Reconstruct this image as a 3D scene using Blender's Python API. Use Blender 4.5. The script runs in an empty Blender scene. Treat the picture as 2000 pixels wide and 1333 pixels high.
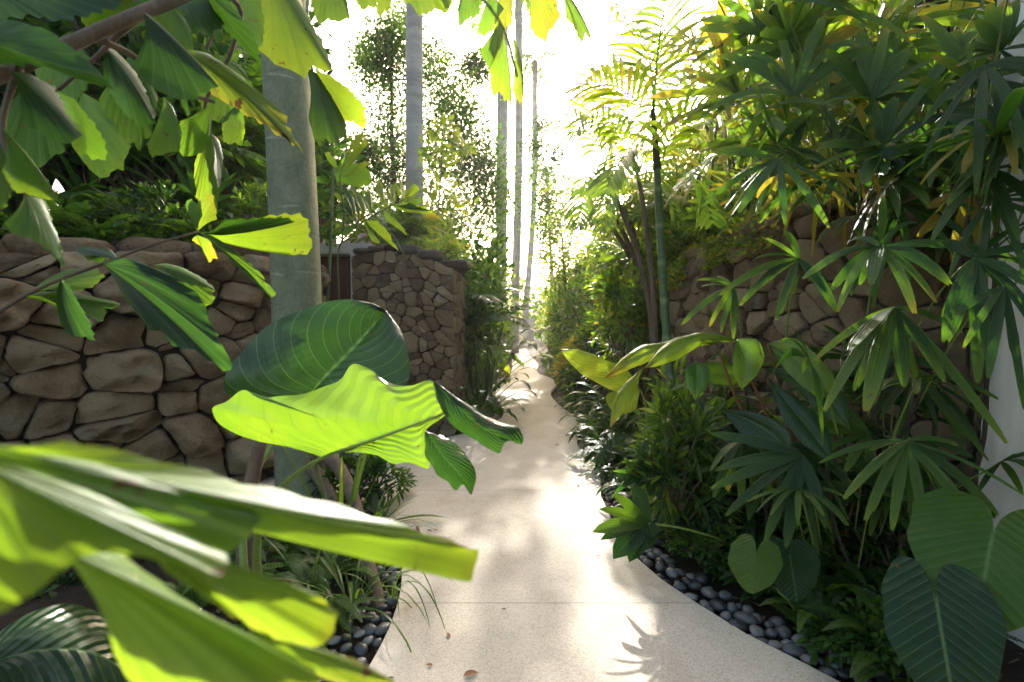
import bpy, math, random
import numpy as np
from mathutils import Vector, noise

# ------------------------------------------------------------------ camera, world, sun
S = bpy.context.scene
rad = math.radians
CAMZ, PITCH, F = 1.4, rad(2.8), 944.0
cam_d = bpy.data.cameras.new("camera"); cam = bpy.data.objects.new("camera", cam_d)
S.collection.objects.link(cam); S.camera = cam
cam.location = (0, 0, CAMZ); cam.rotation_euler = (rad(90) - PITCH, 0, 0)
cam_d.sensor_width = 36; cam_d.lens = 36 * F / 2000
cam_d.clip_start = 0.02; cam_d.clip_end = 2000
cam_d.dof.use_dof = True; cam_d.dof.focus_distance = 2.6; cam_d.dof.aperture_fstop = 2.6
SUN_EL, SUN_AZ = rad(25.5), rad(6.0)          # azimuth from +Y towards +X
W = bpy.data.worlds.new("World"); S.world = W; W.use_nodes = True
wn = W.node_tree.nodes; wl = W.node_tree.links
sky = wn.new('ShaderNodeTexSky'); sky.sky_type = 'NISHITA'; sky.sun_disc = False
sky.sun_elevation = SUN_EL; sky.sun_rotation = SUN_AZ; sky.dust_density = 6.0; sky.air_density = 1.0; sky.ozone_density = 0.3
wb = wn.new('ShaderNodeMix'); wb.data_type = 'RGBA'; wb.blend_type = 'MULTIPLY'; wb.inputs[0].default_value = 1; wb.inputs[7].default_value = (1.05, 1.0, .91, 1)
wl.new(sky.outputs[0], wb.inputs[6]); wl.new(wb.outputs[2], wn['Background'].inputs[0]); wn['Background'].inputs[1].default_value = 0.15
sd = bpy.data.lights.new("sun", 'SUN'); sun = bpy.data.objects.new("sun", sd); S.collection.objects.link(sun)
sd.energy = 3.2; sd.angle = rad(0.6); sd.color = (1, .965, .90)
_dv = Vector((math.sin(SUN_AZ) * math.cos(SUN_EL), math.cos(SUN_AZ) * math.cos(SUN_EL), math.sin(SUN_EL)))
sun.rotation_euler = _dv.to_track_quat('Z', 'Y').to_euler(); sun.location = (2, 20, 12)
S.view_settings.view_transform = 'Standard'; S.view_settings.look = 'None'
S.view_settings.exposure = 2.3; S.view_settings.gamma = 1
S.render.engine = 'CYCLES'
S.cycles.max_bounces = 8; S.cycles.transmission_bounces = 6; S.cycles.diffuse_bounces = 5
S.cycles.transparent_max_bounces = 8; S.cycles.volume_bounces = 0
S.cycles.use_denoising = True; S.cycles.sample_clamp_indirect = 6

# ------------------------------------------------------------------ maths helpers
rng = np.random.default_rng(11); R = random.Random(5)
A = lambda *v: np.array(v, float)
FW = A(0, math.cos(PITCH), -math.sin(PITCH)); UP = A(0, math.sin(PITCH), math.cos(PITCH)); RT = A(1, 0, 0)
EYE = A(0, 0, CAMZ); Z = A(0, 0, 1)
def P(px, py, d):            # photo pixel at depth d (metres along the view axis) -> world point
    return EYE + d * (FW + (px - 1000) / F * RT - (py - 666.5) / F * UP)
def G(px, py, z=0.0):        # photo pixel -> point on the level z
    r = FW + (px - 1000) / F * RT - (py - 666.5) / F * UP
    return EYE + r * ((z - CAMZ) / r[2])
def nz(v):
    v = np.asarray(v, float); return v / (np.linalg.norm(v, axis=-1, keepdims=True) + 1e-9)
def bez(a, b, c, n=12):
    t = np.linspace(0, 1, n)[:, None]; return (1-t)**2 * np.asarray(a) + 2*t*(1-t) * np.asarray(b) + t*t * np.asarray(c)
def resamp(p, n, smooth=True):
    p = np.asarray(p, float)
    d = np.r_[0, np.cumsum(np.linalg.norm(np.diff(p, axis=0), axis=1) + 1e-6)]; t = np.linspace(0, d[-1], n)
    if not smooth or len(p) < 3: return np.stack([np.interp(t, d, p[:, k]) for k in range(p.shape[1])], 1)
    m = np.gradient(p, d, axis=0); i = np.clip(np.searchsorted(d, t, 'right') - 1, 0, len(d) - 2)
    h = (d[i+1] - d[i])[:, None]; s = ((t - d[i])[:, None]) / h
    return (2*s**3-3*s**2+1)*p[i] + (s**3-2*s**2+s)*h*m[i] + (-2*s**3+3*s**2)*p[i+1] + (s**3-s**2)*h*m[i+1]
def u3(n): return rng.uniform(-1, 1, (n, 3))
def dirs(n, zmin=-1, zmax=1):
    z = rng.uniform(zmin, zmax, n); a = rng.uniform(0, 2*np.pi, n); r = np.sqrt(np.maximum(0, 1-z*z))
    return np.stack([r*np.cos(a), r*np.sin(a), z], 1)

# ------------------------------------------------------------------ mesh builder
class MB:
    def __init__(s): s.v=[]; s.q=[]; s.t=[]; s.uv=[]; s.ti=[]; s.n=0
    def add(s, v, quads=None, tris=None, uv=None, tint=.4):
        v = np.asarray(v, float).reshape(-1, 3); k = len(v); s.v.append(v)
        if quads is not None and len(quads): s.q.append(np.asarray(quads, int).reshape(-1, 4) + s.n)
        if tris is not None and len(tris): s.t.append(np.asarray(tris, int).reshape(-1, 3) + s.n)
        s.uv.append(np.zeros((k, 2)) if uv is None else np.asarray(uv, float).reshape(-1, 2))
        s.ti.append(np.full(k, tint) if np.isscalar(tint) else np.asarray(tint, float).ravel()); s.n += k; return s
    def build(s, name, m, parent=None, flat=False, origin=None):
        me = bpy.data.meshes.new(name); v = np.concatenate(s.v)
        o = bpy.data.objects.new(name, me)
        if parent is not None:
            o.parent = parent; b = parent
            while b is not None: v = v - np.array(b.location); b = b.parent
        elif origin is not None:
            o.location = origin; v = v - np.asarray(origin)
        q = np.concatenate(s.q) if s.q else np.zeros((0, 4), int); t = np.concatenate(s.t) if s.t else np.zeros((0, 3), int)
        li = np.r_[q.ravel(), t.ravel()]; ls = np.r_[np.arange(len(q))*4, len(q)*4 + np.arange(len(t))*3]
        me.vertices.add(len(v)); me.vertices.foreach_set('co', v.ravel())
        me.loops.add(len(li)); me.loops.foreach_set('vertex_index', li.astype(np.int32))
        me.polygons.add(len(ls)); me.polygons.foreach_set('loop_start', ls.astype(np.int32))
        me.polygons.foreach_set('use_smooth', np.full(len(ls), not flat))
        uvl = me.uv_layers.new(name='UVMap'); uvl.data.foreach_set('uv', np.concatenate(s.uv)[li].ravel())
        at = me.attributes.new('tint', 'FLOAT', 'POINT'); at.data.foreach_set('value', np.concatenate(s.ti))
        me.update(calc_edges=True); me.validate()
        me.materials.append(m); S.collection.objects.link(o); return o
def gridq(n, m, wrap=False):
    i, j = np.meshgrid(np.arange(n-1), np.arange(m if wrap else m-1), indexing='ij'); j2 = (j+1) % m
    return np.stack([i*m+j, i*m+j2, (i+1)*m+j2, (i+1)*m+j], -1).reshape(-1, 4)

def ribbon(mb, pts, w, hint, m=3, fold=0., pleat=0., tint=.4):
    pts = np.asarray(pts, float); n = len(pts); w = np.asarray(w, float) * np.ones(n)
    tg = nz(np.gradient(pts, axis=0)); sd_ = nz(np.cross(tg, np.asarray(hint, float)*np.ones((n, 3)))); nr = np.cross(sd_, tg)
    u = np.linspace(-1, 1, m); alt = np.where(np.arange(m) % 2, 1., -1.)
    off = fold*np.abs(u)[None]*w[:, None] + pleat*alt[None]*w[:, None]/m
    V = pts[:, None] + sd_[:, None]*u[None, :, None]*w[:, None, None] + nr[:, None]*off[..., None]
    uv = np.stack(np.broadcast_arrays((u*.5+.5)[None], np.linspace(0, 1, n)[:, None]), -1)
    return mb.add(V, gridq(n, m), uv=uv, tint=tint)
def tube(mb, pts, r, k=8, tint=.4, cap=True):
    pts = np.asarray(pts, float); n = len(pts); r = np.asarray(r, float)*np.ones(n)
    tg = nz(np.gradient(pts, axis=0)); ref = A(1, .13, .2) if abs(tg[0][0]) < .8 else A(0, 1, .2)
    a = nz(np.cross(tg, ref)); b = np.cross(tg, a); th = np.linspace(0, 2*np.pi, k, endpoint=False)
    V = pts[:, None] + (a[:, None]*np.cos(th)[None, :, None] + b[:, None]*np.sin(th)[None, :, None])*r[:, None, None]
    s = np.r_[0, np.cumsum(np.linalg.norm(np.diff(pts, axis=0), axis=1))]
    uv = np.stack(np.broadcast_arrays((th/6.283)[None], s[:, None]), -1)
    V = V.reshape(-1, 3); uv = uv.reshape(-1, 2); q = gridq(n, k, True); t = None
    if cap:
        V = np.r_[V, pts[-1:], pts[:1]]; uv = np.r_[uv, [[0, 0], [0, 0]]]; e = (n-1)*k; c = n*k
        t = [(e+i, e+(i+1) % k, c) for i in range(k)] + [((i+1) % k, i, c+1) for i in range(k)]
    return mb.add(V, q, t, uv, tint)
def box(mb, lo, hi, tint=.4):
    x0, y0, z0 = lo; x1, y1, z1 = hi
    v = [(x0,y0,z0),(x1,y0,z0),(x1,y1,z0),(x0,y1,z0),(x0,y0,z1),(x1,y0,z1),(x1,y1,z1),(x0,y1,z1)]
    for f in ((3,2,1,0),(4,5,6,7),(0,1,5,4),(1,2,6,5),(2,3,7,6),(3,0,4,7)): mb.add([v[i] for i in f], [(0,1,2,3)], tint=tint)
    return mb
def prism(mb, poly, z0, z1, tint=.4):           # poly: convex-ish list of xy; walls + fan top
    p = np.asarray(poly, float); n = len(p)
    lo = np.c_[p, np.full(n, z0)]; hi = np.c_[p, np.full(n, z1)]
    mb.add(np.r_[lo, hi], [(i, (i+1) % n, n+(i+1) % n, n+i) for i in range(n)], tint=tint)
    return mb

# vectorised small leaves: 10 verts each, folded, drooping
def scatter(mb, pos, d, nrm, L, Wd, tint, fold=.25, droop=.15, blunt=.75):
    n = len(pos); d = nz(d); L = np.broadcast_to(L, n).astype(float); Wd = np.broadcast_to(Wd, n).astype(float)
    sd_ = nz(np.cross(d, nrm)); nn = np.cross(sd_, d)
    rows = [(.0, .06), (.35, 1.), (.7, blunt), (1., .03)]
    V = []; UV = []
    for s, w in rows:
        c = pos + d*(L*s)[:, None] - Z*(droop*L*s*s)[:, None]
        for u in (-1, 0, 1):
            V.append(c + sd_*(u*w*Wd*.5)[:, None] + nn*(fold*abs(u)*w*Wd*.5)[:, None]); UV.append((.5+.5*u, s))
    V = np.stack(V, 1); q = gridq(4, 3); Q = (q[None] + (np.arange(n)*12)[:, None, None])
    uv = np.broadcast_to(np.array(UV)[None], (n, 12, 2))
    return mb.add(V, Q.reshape(-1, 4), uv=uv, tint=np.repeat(np.broadcast_to(tint, n), 12))

# ------------------------------------------------------------------ naming helpers
def tag(o, label=None, cat=None, group=None, kind=None):
    if label: o['label'] = label
    if cat: o['category'] = cat
    if group: o['group'] = group
    if kind: o['kind'] = kind
    return o
def thing(name, loc, label, cat, group=None):
    o = bpy.data.objects.new(name, None); o.empty_display_size = .1; S.collection.objects.link(o); o.location = loc
    return tag(o, label, cat, group)
def copy_tree(o, parent=None):
    c = o.copy(); S.collection.objects.link(c)
    if parent is not None: c.parent = parent
    for ch in list(o.children): copy_tree(ch, c)
    return c
def place(o, loc, rz=0., sc=1., label=None, group=None):
    c = copy_tree(o); c.location = loc; c.rotation_euler = (0, 0, rz); c.scale = (sc, sc, sc)
    if label: c['label'] = label
    if group: c['group'] = group
    return c

# ------------------------------------------------------------------ materials
def mat(name):
    m = bpy.data.materials.new(name); m.use_nodes = True; nt = m.node_tree
    return m, nt.nodes, nt.links, nt.nodes['Principled BSDF']
def ramp(N, L, src, stops):
    r = N.new('ShaderNodeValToRGB'); e = r.color_ramp.elements
    while len(e) < len(stops): e.new(.5)
    for k, (p, c) in enumerate(stops): e[k].position = p; e[k].color = (*c, 1)
    L.new(src, r.inputs[0]); return r.outputs[0]
def mth(N, L, op, a, b=None, c=None):
    n = N.new('ShaderNodeMath'); n.operation = op
    for k, x in enumerate((a, b, c)):
        if x is None: continue
        if isinstance(x, (int, float)): n.inputs[k].default_value = x
        else: L.new(x, n.inputs[k])
    return n.outputs[0]
def noi(N, L, scale, detail=4, rough=.6, vec=None, dist=0.):
    n = N.new('ShaderNodeTexNoise'); n.inputs['Scale'].default_value = scale; n.inputs['Detail'].default_value = detail
    n.inputs['Roughness'].default_value = rough; n.inputs['Distortion'].default_value = dist
    if vec is not None: L.new(vec, n.inputs['Vector'])
    return n.outputs[0]
def mixc(N, L, fac, a, b, mode='MIX'):
    n = N.new('ShaderNodeMix'); n.data_type = 'RGBA'; n.blend_type = mode
    for k, x in ((0, fac), (6, a), (7, b)):
        if isinstance(x, (int, float)): n.inputs[k].default_value = x
        elif isinstance(x, tuple): n.inputs[k].default_value = (*x, 1)
        else: L.new(x, n.inputs[k])
    return n.outputs[2]
def leaf_mat(name, vein='none', freq=10, rough=.38, tfac=.5, spots=.0, tip=0., spec=.5, bump=.35, slant=.6):
    m, N, L, B = mat(name)
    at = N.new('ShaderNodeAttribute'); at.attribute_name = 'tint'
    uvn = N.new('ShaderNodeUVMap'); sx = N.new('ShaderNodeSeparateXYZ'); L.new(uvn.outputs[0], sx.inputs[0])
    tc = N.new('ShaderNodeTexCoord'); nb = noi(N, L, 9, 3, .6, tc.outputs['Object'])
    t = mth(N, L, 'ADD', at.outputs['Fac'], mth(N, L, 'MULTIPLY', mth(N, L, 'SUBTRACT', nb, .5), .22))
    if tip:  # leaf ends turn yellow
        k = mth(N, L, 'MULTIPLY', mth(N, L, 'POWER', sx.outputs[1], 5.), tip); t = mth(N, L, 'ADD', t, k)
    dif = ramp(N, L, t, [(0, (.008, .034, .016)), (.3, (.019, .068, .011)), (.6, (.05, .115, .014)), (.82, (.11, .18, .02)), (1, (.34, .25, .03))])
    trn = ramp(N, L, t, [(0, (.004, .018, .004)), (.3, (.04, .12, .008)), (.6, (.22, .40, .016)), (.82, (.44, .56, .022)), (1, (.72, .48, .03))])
    h = nb
    if vein != 'none':
        au = mth(N, L, 'ABSOLUTE', mth(N, L, 'MULTIPLY', mth(N, L, 'SUBTRACT', sx.outputs[0], .5), 2.))
        if vein == 'pinnate':
            c = mth(N, L, 'SUBTRACT', sx.outputs[1], mth(N, L, 'MULTIPLY', au, slant))
            w = mth(N, L, 'ABSOLUTE', mth(N, L, 'SUBTRACT', mth(N, L, 'FRACT', mth(N, L, 'MULTIPLY', c, freq)), .5))
            ln = mth(N, L, 'MULTIPLY', mth(N, L, 'SUBTRACT', .05, w), 20.)
            mr = mth(N, L, 'MULTIPLY', mth(N, L, 'SUBTRACT', .035, au), 40.)
            v = N.new('ShaderNodeClamp'); L.new(mth(N, L, 'MAXIMUM', ln, mr), v.inputs[0]); v = v.outputs[0]
            h = mth(N, L, 'MULTIPLY', w, -1.2)
        else:
            w = mth(N, L, 'ABSOLUTE', mth(N, L, 'SUBTRACT', mth(N, L, 'FRACT', mth(N, L, 'MULTIPLY', sx.outputs[0], freq)), .5))
            cl = N.new('ShaderNodeClamp'); L.new(mth(N, L, 'MULTIPLY', mth(N, L, 'SUBTRACT', .16, w), 6.), cl.inputs[0]); v = cl.outputs[0]
            st = N.new('ShaderNodeMapping'); st.inputs['Scale'].default_value = (freq*7, 1.5, 1); L.new(uvn.outputs[0], st.inputs[0])
            sn = noi(N, L, 1., 3, .6, st.outputs[0]); h = mth(N, L, 'ADD', mth(N, L, 'MULTIPLY', w, -.9), mth(N, L, 'MULTIPLY', sn, .5))
            trn = mixc(N, L, mth(N, L, 'MULTIPLY', sn, .55), trn, (.08, .2, .01))
        dif = mixc(N, L, mth(N, L, 'MULTIPLY', nb if vein == 'pinnate' else sn, .5), dif, mixc(N, L, .55, dif, (.005, .02, .004)))
        dif = mixc(N, L, mth(N, L, 'MULTIPLY', v, .6 if vein == 'pinnate' else .25), dif, (.15, .24, .09))
        trn = mixc(N, L, mth(N, L, 'MULTIPLY', v, .6 if vein == 'pinnate' else .35), trn, (.09, .18, .01))
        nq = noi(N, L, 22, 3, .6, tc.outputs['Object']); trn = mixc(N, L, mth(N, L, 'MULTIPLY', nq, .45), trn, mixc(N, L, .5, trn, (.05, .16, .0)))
    if spots:
        s = noi(N, L, 26, 3, .7, tc.outputs['Object'], .4)
        cl = N.new('ShaderNodeClamp'); L.new(mth(N, L, 'MULTIPLY', mth(N, L, 'SUBTRACT', s, .70 - .08*spots), 25.), cl.inputs[0])
        dif = mixc(N, L, cl.outputs[0], dif, (.10, .055, .02)); trn = mixc(N, L, cl.outputs[0], trn, (.12, .05, .01))
    L.new(dif, B.inputs['Base Color']); B.inputs['Specular IOR Level'].default_value = spec
    rn = noi(N, L, 5, 2, .5, tc.outputs['Object']); L.new(mth(N, L, 'ADD', rough-.1, mth(N, L, 'MULTIPLY', rn, .2)), B.inputs['Roughness'])
    bp = N.new('ShaderNodeBump'); bp.inputs['Strength'].default_value = bump; bp.inputs['Distance'].default_value = .006
    L.new(h, bp.inputs['Height']); L.new(bp.outputs[0], B.inputs['Normal'])
    T = N.new('ShaderNodeBsdfTranslucent'); L.new(trn, T.inputs[0]); L.new(bp.outputs[0], T.inputs['Normal'])
    X = N.new('ShaderNodeMixShader'); X.inputs[0].default_value = tfac
    L.new(B.outputs[0], X.inputs[1]); L.new(T.outputs[0], X.inputs[2]); L.new(X.outputs[0], N['Material Output'].inputs[0])
    return m
M_fish = leaf_mat('fishtail_leaf', 'parallel', 13, .40, .5, .55, .12, .42)
M_rhap = leaf_mat('lady_palm_leaf', 'parallel', 5, .40, .52, .5, .45, .4, .5)
M_ear = leaf_mat('elephant_ear_leaf', 'pinnate', 11, .30, .40, .25, .06, .55, .9, .45)
M_heart = leaf_mat('heart_leaf', 'pinnate', 9, .46, .45, .2, .04, .28, .6, .5)
M_ging = leaf_mat('ginger_leaf', 'pinnate', 16, .36, .45, .3, .25, .5, .3, .35)
M_strap = leaf_mat('strap_leaf', 'parallel', 4, .38, .45, .2, .1)
M_small = leaf_mat('small_leaf', 'none', 1, .42, .5, 0)
M_fern = leaf_mat('fern_leaf', 'none', 1, .5, .5, 0)
M_areca = leaf_mat('feather_palm_leaf', 'parallel', 3, .38, .5, .2, .15)

def rough_mat(name, stops, scale=6, rough=.85, bump=.4, dist=.02, tintmix=.5, stretch=None, detail=8, spec=.3, grit=0):
    m, N, L, B = mat(name); tc = N.new('ShaderNodeTexCoord'); vec = tc.outputs['Object']
    if stretch:
        mp = N.new('ShaderNodeMapping'); mp.inputs['Scale'].default_value = stretch; L.new(vec, mp.inputs[0]); vec = mp.outputs[0]
    at = N.new('ShaderNodeAttribute'); at.attribute_name = 'tint'
    n1 = noi(N, L, scale, detail, .65, vec); n2 = noi(N, L, scale*5, 6, .7, vec)
    f = mth(N, L, 'ADD', mth(N, L, 'MULTIPLY', n1, 1-tintmix), mth(N, L, 'MULTIPLY', at.outputs['Fac'], tintmix))
    f = mth(N, L, 'ADD', f, mth(N, L, 'MULTIPLY', mth(N, L, 'SUBTRACT', n2, .5), .5))
    L.new(ramp(N, L, f, stops), B.inputs['Base Color']); B.inputs['Roughness'].default_value = rough
    B.inputs['Specular IOR Level'].default_value = spec
    if grit:
        n5 = noi(N, L, 3.3, 5, .6, vec, .8); cl = N.new('ShaderNodeClamp'); L.new(mth(N, L, 'MULTIPLY', mth(N, L, 'SUBTRACT', n5, .52), 7.), cl.inputs[0]); base_ = B.inputs['Base Color'].links[0].from_socket
        n6 = noi(N, L, 90, 3, .7, vec); c_ = mixc(N, L, mth(N, L, 'MULTIPLY', cl.outputs[0], .45), base_, (.30, .29, .22)); c_ = mixc(N, L, mth(N, L, 'MULTIPLY', n6, .28), c_, (.10, .065, .03)); L.new(c_, B.inputs['Base Color'])
    bp = N.new('ShaderNodeBump'); bp.inputs['Strength'].default_value = bump; bp.inputs['Distance'].default_value = dist
    n3 = noi(N, L, scale*18, 4, .7, vec)
    L.new(mth(N, L, 'ADD', n1, mth(N, L, 'ADD', mth(N, L, 'MULTIPLY', n2, .7), mth(N, L, 'MULTIPLY', n3, .35))), bp.inputs['Height']); L.new(bp.outputs[0], B.inputs['Normal'])
    return m
M_stone = rough_mat('boulder_stone', [(.1, (.06, .04, .022)), (.38, (.25, .170, .088)), (.6, (.42, .300, .165)), (.95, (.56, .44, .27))], 7, .92, 1., .06, .58, grit=1)
M_stone2 = rough_mat('wall_stone', [(.1, (.08, .052, .03)), (.4, (.22, .15, .085)), (.7, (.36, .265, .15)), (.95, (.48, .38, .22))], 9, .92, 1., .04, .66, grit=1)
M_mortar = rough_mat('mortar', [(0, (.03, .024, .018)), (1, (.09, .07, .05))], 20, .95, .5)
M_soil = rough_mat('soil', [(.2, (.018, .013, .009)), (.6, (.05, .034, .022)), (.9, (.09, .06, .04))], 14, .95, 1., .03, 0)
M_peb = rough_mat('pebble', [(.1, (.025, .027, .03)), (.5, (.075, .078, .083)), (.9, (.2, .2, .2))], 12, .45, .15, .005, .8, spec=.5)
M_palmbark = rough_mat('smooth_palm_bark', [(.2, (.07, .085, .045)), (.45, (.15, .17, .10)), (.65, (.22, .235, .15)), (.9, (.42, .41, .32))], 5, .75, .6, .015, .35, (2.2, 2.2, 1.4))
M_coco = rough_mat('coconut_bark', [(.2, (.16, .145, .125)), (.5, (.33, .305, .27)), (.9, (.50, .47, .43))], 6, .9, .8, .02, .45, (1, 1, 4))
M_bark = rough_mat('brown_bark', [(.2, (.05, .035, .024)), (.5, (.13, .095, .065)), (.9, (.26, .2, .14))], 12, .85, .6, .01, .2, (2, 2, .5))
M_cane = rough_mat('fibrous_cane', [(.2, (.02, .016, .012)), (.6, (.06, .05, .032)), (.9, (.12, .10, .06))], 30, .9, .8, .004, .2)
M_bamboo = rough_mat('ringed_green_cane', [(.15, (.025, .035, .018)), (.4, (.055, .09, .03)), (.8, (.14, .18, .08))], 8, .5, .2, .004, .6, (1, 1, 3))
M_petiole = rough_mat('green_stalk', [(.1, (.06, .10, .02)), (.6, (.16, .23, .04)), (1, (.26, .24, .08))], 14, .45, .15, .003, .7, spec=.5)
M_redstem = rough_mat('red_stalk', [(.1, (.07, .03, .015)), (.6, (.16, .075, .03)), (1, (.22, .12, .05))], 14, .5, .2, .003, .5)
M_white = rough_mat('white_render', [(.25, (.34, .33, .28)), (.42, (.56, .55, .50)), (.6, (.64, .62, .57)), (1, (.68, .66, .61))], 2.2, .85, .2, .004, 0, (2.5, 2.5, .45))
M_conc = rough_mat('pale_concrete', [(.2, (.36, .32, .26)), (.6, (.50, .45, .38)), (1, (.6, .55, .48))], 4, .85, .2, .004, 0)
M_brownwall = rough_mat('brown_render', [(.2, (.12, .08, .055)), (.6, (.20, .14, .10)), (1, (.26, .19, .14))], 3, .9, .2, .004, 0)
M_roof = rough_mat('shingle_roof', [(.2, (.08, .06, .055)), (.6, (.16, .12, .11)), (1, (.25, .2, .18))], 10, .9, .6, .02, .5, (1, 1, 1))
M_thatch = rough_mat('thatch_roof', [(.2, (.05, .035, .022)), (.6, (.12, .085, .055)), (1, (.22, .17, .11))], 10, .95, 1., .03, .3, (8, 8, 1))
M_redwood = rough_mat('dark_red_wood', [(.2, (.045, .012, .008)), (.6, (.09, .025, .016)), (1, (.14, .05, .03))], 6, .55, .3, .004, .4, (14, 14, .6))
M_louvre = rough_mat('louvre_wood', [(.2, (.25, .15, .11)), (.6, (.4, .27, .2)), (1, (.5, .36, .28))], 6, .7, .3, .004, .3)
M_wicker = rough_mat('woven_cane', [(.2, (.10, .07, .04)), (.6, (.24, .17, .10)), (1, (.36, .27, .17))], 40, .85, 1., .01, .3)
M_twig = rough_mat('dry_twig', [(.2, (.05, .035, .025)), (.6, (.12, .09, .06)), (1, (.2, .15, .1))], 14, .85, .3, .004, .2)
M_flower, _N, _L, _B = mat('flower_petal'); _B.inputs['Base Color'].default_value = (.75, .55, .05, 1)
M_dry, _N, _L, _B = mat('dead_leaf'); _B.inputs['Base Color'].default_value = (.19, .075, .03, 1); _B.inputs['Roughness'].default_value = .8
M_drop, _N, _L, _B = mat('water'); _B.inputs['Base Color'].default_value = (1, 1, 1, 1); _B.inputs['Roughness'].default_value = .03
_B.inputs['Transmission Weight'].default_value = 1; _B.inputs['IOR'].default_value = 1.33

# washed aggregate paving: fine speckle, stains, sawn joints
def paving():
    m, N, L, B = mat('washed_aggregate'); g = N.new('ShaderNodeNewGeometry'); pos = g.outputs['Position']
    sx = N.new('ShaderNodeSeparateXYZ'); L.new(pos, sx.inputs[0])
    big = noi(N, L, 1.6, 5, .6, pos, .6); mid = noi(N, L, 7, 4, .6, pos)
    c = ramp(N, L, mth(N, L, 'ADD', mth(N, L, 'MULTIPLY', big, .7), mth(N, L, 'MULTIPLY', mid, .3)), [(.3, (.36, .30, .225)), (.48, (.47, .405, .32)), (.7, (.54, .48, .395))])
    vo = N.new('ShaderNodeTexVoronoi'); vo.inputs['Scale'].default_value = 170; L.new(pos, vo.inputs['Vector'])
    sp = N.new('ShaderNodeSeparateColor'); L.new(vo.outputs['Color'], sp.inputs[0])
    c = mixc(N, L, .38, c, ramp(N, L, sp.outputs[0], [(0, (.16, .13, .10)), (.2, (.35, .30, .24)), (.6, (.50, .445, .375)), (1, (.66, .60, .53))]))
    st = noi(N, L, 2.6, 3, .5, pos, 1.); cl = N.new('ShaderNodeClamp'); L.new(mth(N, L, 'MULTIPLY', mth(N, L, 'SUBTRACT', st, .60), 6.), cl.inputs[0])
    c = mixc(N, L, mth(N, L, 'MULTIPLY', cl.outputs[0], .35), c, (.30, .17, .09))
    wt = noi(N, L, .9, 6, .65, pos, 1.5); c = mixc(N, L, mth(N, L, 'MULTIPLY', mth(N, L, 'SUBTRACT', wt, .35), .9), c, (.66, .60, .52))
    y0 = float(G(1040, 1178)[1]); jn = None
    for yj in (y0, y0+1.55, y0+3.3, y0+5.2, y0+7.3, y0+9.6, y0+12.2):
        k = mth(N, L, 'LESS_THAN', mth(N, L, 'ABSOLUTE', mth(N, L, 'SUBTRACT', sx.outputs[1], yj)), .0028)
        jn = k if jn is None else mth(N, L, 'MAXIMUM', jn, k)
    c = mixc(N, L, mth(N, L, 'MULTIPLY', jn, .6), c, (.12, .10, .08))
    L.new(c, B.inputs['Base Color']); B.inputs['Roughness'].default_value = .85; B.inputs['Specular IOR Level'].default_value = .15
    bp = N.new('ShaderNodeBump'); bp.inputs['Strength'].default_value = .35; bp.inputs['Distance'].default_value = .002
    L.new(vo.outputs['Distance'], bp.inputs['Height']); L.new(bp.outputs[0], B.inputs['Normal'])
    return m
M_pave = paving()
# ------------------------------------------------------------------ the setting: ground, path, banks
def struct(name, mb, m, flat=False): return tag(mb.build(name, m, flat=flat), kind='structure')
def ground_z(x, y): return -.05 + .02*noise.noise(Vector((x*1.3, y*1.3, 0)))
xs = np.r_[-40, -20, np.linspace(-6, 6, 61), 20, 40]; ys = np.r_[-8, np.linspace(-2, 16, 91), 25, 45, 90]
gv = np.array([[(x, y, ground_z(x, y)) for x in xs] for y in ys]); g = MB()
g.add(gv, gridq(len(ys), len(xs))[:, ::-1]); struct('soil_ground', g, M_soil)

PL = [(560,1560),(640,1420),(701,1333),(740,1268),(768,1205),(782,1156),(785,1114),(778,1060),(768,1018)]
PL2 = [(905,848),(972,822),(967,768),(988,744),(1000,722),(1000,705),(1011,684)]
PR = [(1900,1480),(1760,1395),(1640,1333),(1580,1300),(1492,1258),(1405,1205),(1300,1138),(1237,1083),(1202,1034),(1188,999),(1174,971),(1174,936),(1160,901),(1129,872),(1129,842),(1118,811),(1094,793),(1076,772),(1087,744),(1053,730),(1051,712),(1036,696),(1028,681)]
gl = lambda L_, n: resamp([G(*p) for p in L_], n)
near_l = gl(PL, 26); far_l = gl(PL2, 30); edge_r = gl(PR, 84)
near_l = np.r_[[A(-1.9, -1.2, 0)], near_l]; edge_r = np.r_[[A(2.6, -1.2, 0)], edge_r]
br_near = gl([(768,1018),(735,992),(690,972),(640,958),(470,950)], 12)[1:]
br_far = gl([(470,868),(640,862),(760,858),(860,856),(905,848)], 12)[:-1]
left_edge = np.r_[near_l, br_near, br_far, far_l]
def fill(name, loop, z, m, th=.05):
    me = bpy.data.meshes.new(name); o = bpy.data.objects.new(name, me); S.collection.objects.link(o)
    import bmesh
    bm = bmesh.new(); vs = [bm.verts.new((p[0], p[1], z)) for p in loop]; f = bm.faces.new(vs)
    if f.normal.z < 0: f.normal_flip()
    r = bmesh.ops.extrude_face_region(bm, geom=[f]); 
    for v in r['geom']:
        if isinstance(v, bmesh.types.BMVert): v.co.z = z
    for v in vs: v.co.z = z - th
    bmesh.ops.recalc_face_normals(bm, faces=bm.faces); 
    bmesh.ops.triangulate(bm, faces=[q for q in bm.faces if len(q.verts) > 4])
    bm.to_mesh(me); bm.free(); me.materials.append(m)
    return o
tag(fill('garden_path', np.r_[left_edge, edge_r[::-1]], 0., M_pave, .11), kind='structure')
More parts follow.
